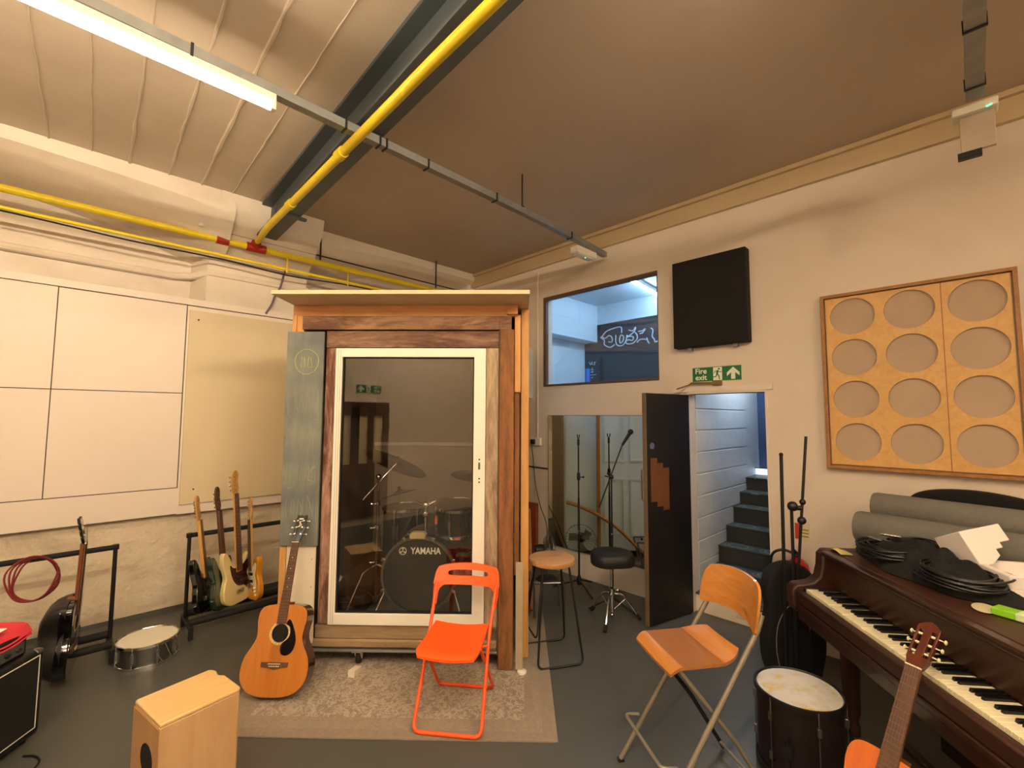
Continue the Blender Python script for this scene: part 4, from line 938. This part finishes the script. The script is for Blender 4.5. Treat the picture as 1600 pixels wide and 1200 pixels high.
s_=MB(); s_.grid(seatfn(.0),24,24); s_.grid(seatfn(-.014),24,24,flip=True)
f0,f1=seatfn(0),seatfn(-.014)
for side in (0,1):
    s_.add([f(side,k/24) for f in (f0,f1) for k in range(25)],[(k,k+1,26+k,25+k) for k in range(24)]); s_.add([f(k/24,side) for f in (f0,f1) for k in range(25)],[(k,k+1,26+k,25+k) for k in range(24)])
s_.build('seat',M_orange,ch)
# backrest: a curved plate with a hand slot and two arms running down over the tubes
def bk(x,z,off): 
    return Vector((x, .205+.045*(1-(x/.21)**2)+ (z-.66)*.42+off, z))
outer=cr([(-.213,0,.645),(-.214,0,.69),(-.204,0,.732),(-.17,0,.752),(0,0,.762),(.17,0,.752),(.204,0,.732),(.214,0,.69),(.213,0,.645),(.16,0,.640),(0,0,.638),(-.16,0,.640)],6,True)
slot=[]
for p in outer:
    a=math.atan2((p.z-.700)*3.2,p.x); c_,s2=math.cos(a),math.sin(a); q=(abs(c_)**4+abs(s2)**4)**-.25
    slot.append(Vector((.134*c_*q,0,.705+.018*s2*q)))
m=MB(); n=len(outer); vs=[]
for off in (-.008,.008):
    vs+=[bk(p.x,p.z,off) for p in outer]+[bk(p.x,p.z,off) for p in slot]
fs=[]
for i in range(n):
    j=(i+1)%n; fs+=[(i,j,n+j,n+i),(2*n+i,3*n+i,3*n+j,2*n+j),(i,2*n+i,2*n+j,j),(n+i,n+j,3*n+j,3*n+i)]
m.add(vs,fs)
for sg in (-1,1):
    rows=[(.206,.186,.535),(.210,.186,.57),(.213,.184,.60),(.2135,.176,.622),(.2135,.160,.636),(.2135,.13,.645)]
    vs=[]
    for off in (-.0079,.0079):
        for xo,xi,z in rows: vs+=[bk(sg*xo,z,off),bk(sg*xi,z,off)]
    k2=2*len(rows); fs=[(0,1,k2+1,k2)]
    for i in range(len(rows)-1):
        q=2*i; fs+=[(q,q+1,q+3,q+2),(k2+q,k2+q+2,k2+q+3,k2+q+1),(q,q+2,k2+q+2,k2+q),(q+1,k2+q+1,k2+q+3,q+3)]
    m.add(vs,fs)
m.build('backrest',M_orange,ch,.002)
for s in (-1,1): MB().rod((s*.155,-.12,.425),(s*.20,-.12,.435),.006).build('pivot',M_orange2,ch)

# ============================================================ STOOLS
st=thing('bar_stool','round oak-topped bar stool with black hairpin legs beside the booth','stool',(2.66,2.275,0),R(-30))
MB().lathe([(0,.660),(.150,.660),(.168,.668),(.174,.685),(.170,.702),(.15,.708),(0,.704)],seg=48).build('seat',M_oak,st)
for s in (-1,1):
    MB().tube(roundU([(-.10,s*.085,.662),(-.17,s*.185,.009),(.17,s*.185,.009),(.10,s*.085,.662)],.05),.008,10).build('leg_loop',M_black,st)
    MB().tube(roundU([(s*.10,-.07,.662),(s*.172,-.17,.20+.0),(s*.172,.17,.20),(s*.10,.07,.662)],.06),.006,8).build('side_loop',M_black,st) if s<0 else None
t=thing('drum_throne','black padded drum throne with chrome tripod in front of the open door','stool',(3.45,2.275,0),R(-38))
sd=[(0,-.17),(.11,-.165),(.175,-.10),(.185,0),(.15,.10),(.07,.165),(0,.175),(-.07,.165),(-.15,.10),(-.185,0),(-.175,-.10),(-.11,-.165)]
P=[(p.x,p.y) for p in cr([(a,b,0) for a,b in sd],4,True)]
m=MB(); n=len(P); rows=[(.86,.485),(.98,.495),(1.0,.53),(.98,.565),(.90,.585),(.6,.590),(.25,.586),(.01,.584)]
vs=[(x*q,y*q,z) for q,z in rows for x,y in P]; fs=[(i*n+k,i*n+(k+1)%n,(i+1)*n+(k+1)%n,(i+1)*n+k) for i in range(len(rows)-1) for k in range(n)]+[tuple(range(n))]
m.add(vs,fs); m.build('seat',M_vinyl,t)
MB().rod((0,0,.22),(0,0,.485),.012).build('pole',M_chrome,t)
MB().lathe([(.018,.08),(.022,.085),(.022,.24),(.026,.25),(.026,.28),(.015,.29)],seg=16).rod((0,0,.26),(.05,0,.26),.006).ball((.055,0,.26),.012,8).ball((0,0,.055),.018,10).build('tripod_collar',M_chrome,t)
for k in range(3):
    a=2*PI*k/3+R(118); c_,s2=math.cos(a),math.sin(a)
    l=MB().tube(cr([(.018*c_,.018*s2,.235),(.09*c_,.09*s2,.215),(.17*c_,.17*s2,.13),(.235*c_,.235*s2,.03)],5),.009,8).rod((.12*c_,.12*s2,.185),(.018*c_,.018*s2,.10),.005).build('leg',M_chrome,t)
    MB().bar((.215*c_,.215*s2,.055),(.25*c_,.25*s2,.012),.028,.028).build('rubber_foot',M_rubber,l,.004)

fk=thing('bar_chair','tall folding bar chair with honey beech seat and curved backrest','chair',(2.245,1.03,0),R(236))
def fseat(zo):
    def fn(u,v):
        x=(u*2-1)*.178; y=-.205+.375*v; e=abs(u*2-1)
        if v>.66: x*= (1-.30*((v-.66)/.34)**2.5)
        if v<.1: x*=(1-.05*(1-v/.1)**2)
        z=.640 -.030*(max(0,(.14-v)/.14))**2 + .030*(max(0,(v-.68)/.32))**1.3 -.004*math.cos((u-.5)*PI)
        return Vector((x,y,z+zo))
    return fn
s_=MB(); f0,f1=fseat(0),fseat(-.013); s_.grid(f0,24,30); s_.grid(f1,24,30,flip=True)
for side in (0,1):
    s_.add([f(side,k/30) for f in (f0,f1) for k in range(31)],[(k,k+1,32+k,31+k) for k in range(30)]); s_.add([f(k/24,side) for f in (f0,f1) for k in range(25)],[(k,k+1,26+k,25+k) for k in range(24)])
s_.build('seat',M_honeyd,fk)
s_=MB()
def edge(v0,v1):
    s_.grid(lambda u,v:f0(u,v0+(v1-v0)*v)+Vector((0,0,.0012)),24,8)
edge(0,.15); edge(.70,1)
s_.build('seat_edge_veneer',M_honey,fk)
def fb(x,z,off): return Vector((x,.205+.05*(1-(x/.20)**2)+(z-.80)*.20+off,z))
ou=cr([(-.213,0,.79),(-.214,0,.865),(-.198,0,.935),(-.15,0,.968),(0,0,.978),(.15,0,.968),(.198,0,.935),(.214,0,.865),(.213,0,.79),(.20,0,.765),(.14,0,.775),(0,0,.785),(-.14,0,.775),(-.20,0,.765)],5,True)
m=MB(); n=len(ou); vs=[fb(p.x,p.z,o_) for o_ in (-.007,.007) for p in ou]+[fb(p.x*.5,.865+(p.z-.865)*.5,o_) for o_ in (-.007,.007) for p in ou]+[fb(0,.865,-.007),fb(0,.865,.007)]
fs=[]
for i in range(n):
    j=(i+1)%n; fs+=[(i,j,n+j,n+i),(i,2*n+i,2*n+j,j),(n+i,n+j,3*n+j,3*n+i),(2*n+i,4*n,2*n+j),(3*n+i,3*n+j,4*n+1)]
m.add(vs,fs); m.build('backrest',M_honey,fk)
for s in (-1,1):
    MB().tube([(s*.183,.252,.84),(s*.188,.222,.775),(s*.200,-.285,.012)],.0125,12).build('front_leg',M_steelp,fk)
    MB().tube([(s*.160,-.16,.622),(s*.175,.10,.30),(s*.180,.285,.012)],.0105,12).build('rear_leg',M_steelp if s>0 else M_black,fk)
    MB().box(s*.20-.012,s*.20+.012,-.30,-.27,0,.014).build('foot',M_rubber,fk)
MB().tube(roundU([(-.185,-.19,.225),(-.185,-.265,.235),(.185,-.265,.235),(.185,-.19,.225)],.03),.009,10).build('footrest',M_steelp,fk)
MB().rod((-.178,.262,.045),(.178,.262,.045),.008).build('cross_bar',M_steelp,fk); MB().rod((-.16,-.165,.618),(.16,-.165,.618),.007).build('seat_bar',M_dchrome,fk)

# ============================================================ MICROPHONE STANDS, FAN
t=thing('microphone_stand','straight black microphone stand with an empty clip before the mirror','microphone stand',(3.82,2.905,0),R(10))
MB().rod((0,0,.05),(0,0,.92),.0105).rod((0,0,.92),(0.0,0,1.50),.008).build('pole',M_black,t)
MB().lathe([(.012,0),(.018,.01),(.018,.07),(.012,.08)],(0,0,1.10),seg=12).rod((0,0,1.13),(.05,-.03,1.13),.005).ball((.05,-.03,1.13),.012,8).build('clutch',M_black,t)
MB().lathe([(.009,0),(.011,.0),(.011,.012),(.009,.012)],(0,0,.58),seg=12).build('ring',M_chrome,t)
MB().rod((0,0,1.46),(0,0,1.52),.013).tube([(-.022,0,1.57),(-.018,0,1.54),(0,0,1.52),(.018,0,1.54),(.022,0,1.57)],.006,6).build('clip',M_blackp,t)
for k in range(3):
    a=2*PI*k/3+R(215-100); c_,s2=math.cos(a),math.sin(a); l_=.27 if k!=2 else .25
    MB().rod((.01*c_,.01*s2,.10),(l_*c_,l_*s2,.014),.008).build('leg',M_black,t)
MB().lathe([(.012,.05),(.022,.06),(.022,.12),(.012,.15)],seg=14).build('hub',M_black,t)
t=thing('microphone_stand','black boom microphone stand carrying a microphone, behind the drum throne','microphone stand',(3.70,2.43,0),0)
MB().rod((0,0,.05),(0,0,.75),.0105).rod((0,0,.75),(0,0,1.17),.008).build('pole',M_black,t)
MB().lathe([(.009,0),(.0115,0),(.0115,.012),(.009,.012)],(0,0,.66),seg=12).build('ring',M_chrome,t)
MB().ball((0,0,1.19),.024,10).rod((-.02,.02,1.19),(-.04,.05,1.20),.007).build('clutch',M_black,t)
MB().rod((-.06,.10,.90),(.055,-.10,1.52),.006).build('boom_arm',M_black,t)
MB().rod((.05,-.09,1.49),(.085,-.15,1.60),.012,.016).ball((.09,-.158,1.615),.026,14).build('microphone',M_blackp,t)
for k in range(3):
    a=2*PI*k/3+.5; MB().rod((0,0,.09),(.24*math.cos(a),.24*math.sin(a),.014),.008).build('leg',M_black,t)
MB().lathe([(.012,.05),(.022,.06),(.022,.11),(.012,.14)],seg=14).build('hub',M_black,t)
t=thing('desk_fan','small wire-caged fan on the floor between booth and mirror','fan',(3.80,3.32,0),R(55))
MB().lathe([(0,0),(.11,0),(.12,.01),(.10,.03),(0,.035)],seg=28).build('base',M_blackp,t); MB().rod((0,0,.02),(0,.03,.24),.014).build('stem',M_dchrome,t)
MB().lathe([(0,0),(.05,.01),(.06,.05),(.05,.11),(0,.12)],(0,.02,.32),Y,20).build('motor_housing',M_black,t)
m=MB()
for k in range(28):
    a=2*PI*k/28; c_,s2=math.cos(a),math.sin(a)
    m.tube([(.03*c_,-.075,.32+.03*s2),(.12*c_,-.068,.32+.12*s2),(.175*c_,-.03,.32+.175*s2),(.12*c_,.02,.32+.12*s2),(.03*c_,.03,.32+.03*s2)],.0014,4)
for r_ in (.178,): m.tube([(r_*math.cos(a),-.03,.32+r_*math.sin(a)) for a in [2*PI*k/40 for k in range(40)]],.004,6,closed=True)
m.build('cage',M_dchrome,t)
m=MB()
for k in range(3):
    a0=2*PI*k/3; m.prism([(.02*math.cos(a0),.32+.02*math.sin(a0)),(.14*math.cos(a0-.1),.32+.14*math.sin(a0-.1)),(.15*math.cos(a0+.5),.32+.15*math.sin(a0+.5)),(.09*math.cos(a0+1.0),.32+.09*math.sin(a0+1.0))],-.035,-.031)
m.build('blades',plain('translucent_grey_blade','#6A6E68',.3),t)
t=thing('tube_stool','low chrome tube frame on the floor behind the bar stool','stool frame',(3.18,2.78,0),R(-40))
MB().tube(roundU([(-.13,.16,.30),(-.15,-.12,.30),(.15,-.12,.30),(.13,.16,.30)],.06),.010,8).build('upper_loop',M_dchrome,t)
for x in (-.13,.13): MB().tube([(x,.16,.30),(x,.10,.012)],.009,8).tube([(x,-.10,.30),(x,-.13,.012)],.009,8).build('leg',M_dchrome,t)

# ============================================================ PIANO
pn=thing('piano','dark walnut piano with yellowed keys along the right edge','piano',(3.206,.75,0),R(219.8))
X1=1.40
MB().box(-.02,X1,-.055,-.012,.655,.722).build('key_slip',M_piano,pn,.008)
MB().box(-.02,X1,-.062,.30,.625,.655).box(-.02,X1,-.05,.98,.56,.628).build('key_bed',M_pianod,pn,.006)
MB().prism([(.165,.735),(.185,.735),(.155,.93),(.125,.93)],-.03,X1,'yz').build('fallboard',M_piano,pn,.004)
MB().box(-.04,X1,.10,.155,.925,.955).build('fallboard_rail',M_pianod,pn,.01)
MB().box(-.10,X1,.155,1.17,.925,.955).build('lid',M_piano,pn,.006)
MB().tube([(-.03,.40,.957),(X1,.40,.957)],.004,6).build('lid_hinge',plain('tarnished_brass','#6A4A20',.4,.7),pn)
chk=[(-.062,.60),(-.075,.64),(-.075,.72),(-.05,.752),(.0,.758),(.05,.77),(.085,.80),(.10,.86),(.105,.93),(.13,.957),(1.17,.957),(1.17,.55),(.05,.55)]
MB().prism([(a,b) for a,b in chk],-.105,-.02,'yz').build('cheek',M_piano,pn,.010)
MB().box(-.105,X1,1.155,1.17,.55,.93).build('back_rail',M_pianod,pn,.004)
MB().box(-.02,.0,-.012,.155,.70,.742).build('key_block',M_pianod,pn,.003)
# keys
wk=MB(); NW=52; kw=1.30/NW*.985
wkeys=[]
for k in range(NW):
    x=.004+kw*k; dz=random.uniform(-.0015,.0008) if k not in (9,14,20) else -.005
    MB().box(x+.0006,x+kw-.0006,-.010,.160,.718,.738+dz).build('white_key',M_ivory,pn,.0012)
pat=[0,1,3,4,5]
for k in range(NW):
    if (k+2)%7 in (2,3,5,6,0) and k<NW-1:
        pass
    # naturals start on A: black keys follow A, C, D, F, G
    n_='ABCDEFG'[k%7]
    if n_ in 'ACDFG' and k<NW-1:
        x=.004+kw*(k+1); MB().prism([(.048,.738),(.052,.750),(.160,.750),(.160,.736),(.048,.736)],x-.0065,x+.0065,'yz').build('black_key',M_ebony,pn,.0015)
for x in (.10,X1-.1):
    MB().lathe([(.035,0),(.035,.05),(.028,.07),(.04,.12),(.045,.40),(.055,.50),(.055,.56)],(x,.16,0),seg=20).build('leg',M_piano,pn)
MB().lathe([(.035,0),(.035,.05),(.028,.07),(.04,.12),(.045,.40),(.055,.50),(.055,.56)],(.55,.88,0),seg=20).build('leg',M_piano,pn)
MB().box(.35,.85,.42,.46,.10,.56).build('pedal_lyre',M_pianod,pn,.006)
MB().box(.30,1.0,.20,.24,.13,.16).build('cross_rail',M_pianod,pn,.004)
PR=Matrix.Translation((3.206,.75,0))@Matrix.Rotation(R(219.8),4,'Z')
def PL(x,y,z): return PR@Vector((x,y,z))
# rolls of foam
def roll(lab,a,b,r,g=None):
    a,b=Vector(a),Vector(b); t=thing('foam_roll',lab,'roll',a,math.atan2((b-a).y,(b-a).x),g); L_=(b-a).length; dz=(b-a).z
    MB().lathe([(0,.004),(r*.5,.002),(r*.93,.0),(r,.02),(r*1.01,L_*.5),(r*.98,L_-.02),(r*.9,L_),(0,L_-.004)],(0,0,0),(math.sqrt(L_*L_-dz*dz),0,dz),32).build('outer_layer',M_roll,t)
    sp=[Vector((-.002,(r*(.15+.75*k/40))*math.cos(k*.47),(r*(.15+.75*k/40))*math.sin(k*.47))) for k in range(41)]
    MB().tube(sp,.002,5).build('spiral_end',M_panelblk,t); return t
roll('lower grey foam roll lying on the piano lid nearest the cables',(3.70,.57,1.056),(3.47,-.14-.55,1.056),.098)
roll('upper grey foam roll lying against the wall above the lower roll',(3.86,.50,1.175),(3.66,-.70,1.16),.088)
t=thing('gig_bag','black soft instrument bag leaning on the wall behind the foam rolls','bag',(4.03,-.03,.96),0)
bo=cr([(-.62,0,0),(-.60,0,.12),(-.42,0,.20),(-.22,0,.30),(.0,0,.345),(.20,0,.340),(.33,0,.30),(.385,0,.22),(.36,0,.12),(.30,0,.0)],5)
MB().prism([(p.x,p.z) for p in bo],-.055,.055,'yz').build('bag_body',M_cloth,t,.03)
# styrofoam pieces
def foam(lab,loc,rot,poly,th):
    t=thing('packing_foam',lab,'packing foam',loc,rot=rot); MB().prism(poly,-th/2,th/2,'xz').build('block',M_foam,t,.004); return t
t=thing('packing_foam','stepped white packing foam block tilted on the cable pile on the piano','packing foam',(3.12,.014,1.055))
t.rotation_euler=(Matrix.Rotation(R(-26),3,'X')@Matrix.Rotation(R(10),3,'Y')@Matrix.Rotation(R(-45),3,'Z')).to_euler()
MB().prism([(0,0),(.06,0),(.115,.03),(.115,.06),(.15,.06),(.15,.085),(.20,.085),(.20,.165),(0,.165)],0,.17,'xz').build('block',M_foam,t,.004)
t=thing('packing_foam','white packing foam tray near the right edge of the piano lid','packing foam',PL(.60,.70,.958),R(-58))
MB().prism([(-.20,-.13),(.20,-.13),(.20,.13),(-.20,.13)],.0,.055,'xy').ring([(-.20,-.13),(.20,-.13),(.20,.13),(-.20,.13)],[(-.17,-.10),(.17,-.10),(.17,.10),(-.17,.10)],.05,.11,'xy').build('block',M_foam,t,.006)
# cable coils
def coil(lab,loc,r,n,sx=1.0,rz=0,h=.05):
    t=thing('cable_coil',lab,'cable',loc,rz); m=MB()
    for k in range(n):
        rr_=r*random.uniform(.72,1.05); ox,oy=random.uniform(-.02,.02),random.uniform(-.02,.02); z0=.008+h*k/n; ph=random.uniform(0,6)
        m.tube([Vector((ox+rr_*sx*math.cos(a),oy+rr_*math.sin(a),z0+.007*math.sin(2*a+ph))) for a in [2*PI*q/32 for q in range(32)]],.0048,6,closed=True)
    m.build('cable_loops',M_cable,t)
    c1=MB().rod((r*.5,0,h+.012),(r*.5+.07,.03,h+.012),.009).rod((r*.5+.07,.03,h+.012),(r*.5+.085,.037,h+.012),.006).build('connector',M_chrome,t)
    return t
coil('black cable coil on the piano lid nearest the keyboard end',PL(.20,.335,1.0),.14,16,1.15,R(30))
coil('second black cable coil further right on the piano lid',PL(.58,.39,.99),.15,18,1.1,R(10))
coil('small black cable coil on the heap beside the lower foam roll',PL(.12,.50,1.01),.10,12,1.2,R(60))
t=thing('cloth_heap','crumpled black cloth bags under the cables on the piano lid','cloth',PL(.34,.44,.957),R(219.8))
def heap(u,v):
    a=2*PI*u; rr_=v; x=.44*rr_*math.cos(a); y=.21*rr_*math.sin(a)
    z=.125*(1-rr_**2.2)*(1+.28*math.sin(9*x*6+3)*math.cos(y*31))+.012*math.sin(40*x)*math.sin(33*y)*(1-rr_)
    return Vector((x*(1+.05*math.sin(5*a)),y*(1+.07*math.sin(7*a)),max(z,.002)))
MB().grid(heap,64,20).build('black_cloth',M_cloth,t)
for (x,y) in ((-.08,.02),(-.12,.05),(-.05,.06)): MB().lathe([(.007,0),(.013,0),(.013,.006),(.007,.006)],(x,y,.105),(.3,.2,1),16).build('metal_ring',M_chrome,t)
t=thing('green_packet','lime green and white packet on the piano lid','packet',PL(.87,.34,.957),R(250))
MB().box(-.055,.05,-.035,.035,0,.028).build('packet',M_lime,t,.004); MB().box(.015,.052,-.036,.036,-.0,.0292).build('white_end',plain('pale_green_white','#C9D8A8',.5),t,.004)
m=MB().lathe([(0,0),(.05,0),(.055,.004),(0,.007)],PL(.79,.30,.957),seg=24,sx=1.2,sy=.7); tag(m.build('paper_disc',plain('cream_paper','#C9BC98',.7)),'flat cream paper scrap beside the green packet','paper')
m=MB().grid(lambda u,v:PL(-.06+.12*u,.16+.07*v,.960+.018*math.sin(PI*u)*(.6+.4*math.sin(5*v))),12,6); tag(m.build('yellow_cloth',plain('pale_yellow_cloth','#CDBB72',.8)),'crumpled pale yellow scrap at the far end of the piano lid','scrap')

# ============================================================ BELOW AND BESIDE THE PIANO
t=thing('floor_tom','dark burgundy floor tom with a stained white head in the lower right','drum',(2.70,.69,0),R(20))
MB().lathe([(.186,.045),(.188,.2),(.186,.385)],seg=48).build('shell',M_burg,t); 
mh,nt,b_=base('stained_drum_head'); nt.links.new(ramp(nt,noise(nt,tc(nt),9,4),[(.50,'#CFCCC6'),(.60,'#C4C0B4'),(.63,'#D8B830'),(.68,'#CFC6A8')]),b_.inputs['Base Color']); b_.inputs['Roughness'].default_value=.5
MB().lathe([(0,.398),(.182,.398),(.186,.392)],seg=48).build('batter_head',mh,t)
for z in (.03,.378): MB().lathe([(.186,0),(.198,0),(.198,.024),(.190,.026),(.186,.02)],(0,0,z),seg=48).build('hoop',M_black,t)
for k in range(6):
    a=2*PI*k/6+.3; c_,s2=math.cos(a),math.sin(a)
    MB().bar((.194*c_,.194*s2,.29),(.194*c_,.194*s2,.33),.018,.02,up=(c_,s2,0)).bar((.194*c_,.194*s2,.11),(.194*c_,.194*s2,.15),.018,.02,up=(c_,s2,0)).rod((.196*c_,.196*s2,.04),(.196*c_,.196*s2,.395),.0035,seg=6).build('lug',M_dchrome,t,.002)
for k in range(3):
    a=2*PI*k/3+R(160); c_,s2=math.cos(a),math.sin(a)
    l=MB().tube([(.215*c_,.215*s2,.26),(.215*c_,.215*s2,.06),(.225*c_,.225*s2,.01)],.006,8).bar((.19*c_,.19*s2,.2),(.225*c_,.225*s2,.2),.04,.05).build('leg',M_black,t)
for (lab,k_) in (('folded black microphone stand with the shorter pole, left one beside the piano end',0),('folded black boom stand with the taller slanting pole beside the piano end',1)):
    bp=B(1.745,3.125) if k_==0 else B(1.79,3.085); t=thing('microphone_stand',lab,'microphone stand',bp,0)
    q=lambda u_,v_,z: B(u_,v_,z)-bp
    if k_==0:
        MB().tube([q(1.745,3.125,.03),q(1.76,3.12,1.50)],.011,8).build('pole',M_black,t); MB().ball(q(1.76,3.12,1.505),.014,8).build('pole_cap',M_rubber,t)
    else:
        MB().tube([q(1.79,3.085,.03),q(1.795,3.085,1.15)],.010,8).build('pole',M_black,t)
        MB().tube([q(1.80,3.07,.60),q(1.90,3.07,1.63)],.009,8).build('boom_arm',M_black,t)
        MB().rod(q(1.795,3.085,1.16),q(1.855,3.075,1.16),.016).ball(q(1.80,3.08,1.17),.033,12).ball(q(1.85,3.07,1.08),.027,10).ball(q(1.86,3.07,1.20),.02,10).build('clutch',M_black,t)
    for k in range(3):
        a_=2*PI*k/3+k_; MB().rod((.0,0,.10),(.075*math.cos(a_),.075*math.sin(a_),.012),.008).build('leg',M_black,t)
t=thing('guitar_case','soft black guitar case with pale piping standing under the piano end','bag',B(1.87,3.27,0),TH)
go=cr([(-.16,0,0),(-.20,0,.12),(-.20,0,.30),(-.17,0,.45),(-.19,0,.58),(-.15,0,.70),(-.05,0,.755),(.07,0,.74),(.14,0,.66),(.15,0,.55),(.19,0,.40),(.20,0,.2),(.16,0,0)],5)
MB().prism([(p.x,p.z) for p in go],-.07,.05,'xz').build('case_body',M_cloth,t,.03)
MB().tube(cr([(-.12,-.075,.05),(-.145,-.075,.2),(-.13,-.075,.36),(-.06,-.075,.48),(.03,-.075,.53)],6),.003,6).tube(cr([(.06,-.075,.22),(.08,-.075,.34),(.14,-.075,.42)],6),.003,6).build('piping',plain('pale_piping','#7A746A',.6),t)
MB().box(-.07,.08,-.10,-.07,.08,.34).build('front_pocket',M_cloth,t,.02)
t=thing('fire_extinguisher','red fire extinguisher mounted on the wall behind the piano end','fire extinguisher',(4.025,1.0,.28),0)
MB().lathe([(0,0),(.072,0),(.078,.01),(.078,.33),(.07,.37),(.04,.40),(.022,.41),(.022,.43),(0,.43)],seg=32).build('cylinder',M_redx,t)
MB().box(-.03,.02,-.012,.012,.425,.455).bar((0,0,.45),(-.11,0,.50),.02,.01).bar((0,0,.44),(-.10,0,.45),.02,.01).build('valve_lever',M_black,t,.002)
MB().tube(cr([(0,.02,.44),(-.01,.10,.455),(-.02,.17,.40),(-.02,.175,.25),(-.01,.14,.12),(-.0,.10,.10)],8),.010,8).build('hose',M_black,t)
MB().box(.075,.094,-.03,.03,.15,.34).build('wall_bracket',M_black,t)
t=thing('extinguisher_sign','small red and cream fire extinguisher notice on the right wall','sign',(WX-.002,.985,.875),0)
MB().box(-.001,.002,-.05,.05,-.065,.065).build('sheet',plain('cream_notice','#D8CC9C',.6),t); MB().box(-.002,-.001,.015,.047,-.06,.06).build('red_block',plain('notice_red','#B83A28',.6),t); MB().box(-.002,-.001,-.045,.010,-.04,-.03).box(-.002,-.001,-.045,.010,-.015,-.005).box(-.002,-.001,-.045,.010,.01,.02).build('text_lines',plain('notice_ochre','#8E8040',.6),t)
m=MB().tube(cr([(2.52,.03,.56),(2.50,.0,.55),(2.46,-.06,.48),(2.45,-.09,.3),(2.46,-.10,.02)],8),.022,10)
tag(m.build('teal_strap',M_teal),'teal blue curved tube under the piano keyboard','tube')

# ============================================================ CAMERA
cam=bpy.data.cameras.new('camera'); cam.sensor_width=36; cam.lens=36*709.2296/1600; cam.clip_start=.02
co=bpy.data.objects.new('camera',cam); COL.objects.link(co)
r=Vector((0.71361709,-0.70052033,0.00468142)); u=Vector((-0.05396759,-0.04831132,0.99737331)); w=Vector((0.69845412,0.71199528,0.07228118))
mt=Matrix((( r.x,u.x,-w.x,0),(r.y,u.y,-w.y,0),(r.z,u.z,-w.z,1.75),(0,0,0,1))); co.matrix_world=mt
bpy.context.scene.camera=co
wd=bpy.data.worlds.new('world'); bpy.context.scene.world=wd; wd.use_nodes=True
wd.node_tree.nodes['Background'].inputs[0].default_value=(.9,.75,.6,1); wd.node_tree.nodes['Background'].inputs[1].default_value=.02
sc=bpy.context.scene; sc.view_settings.view_transform='Standard'; sc.view_settings.exposure=.9
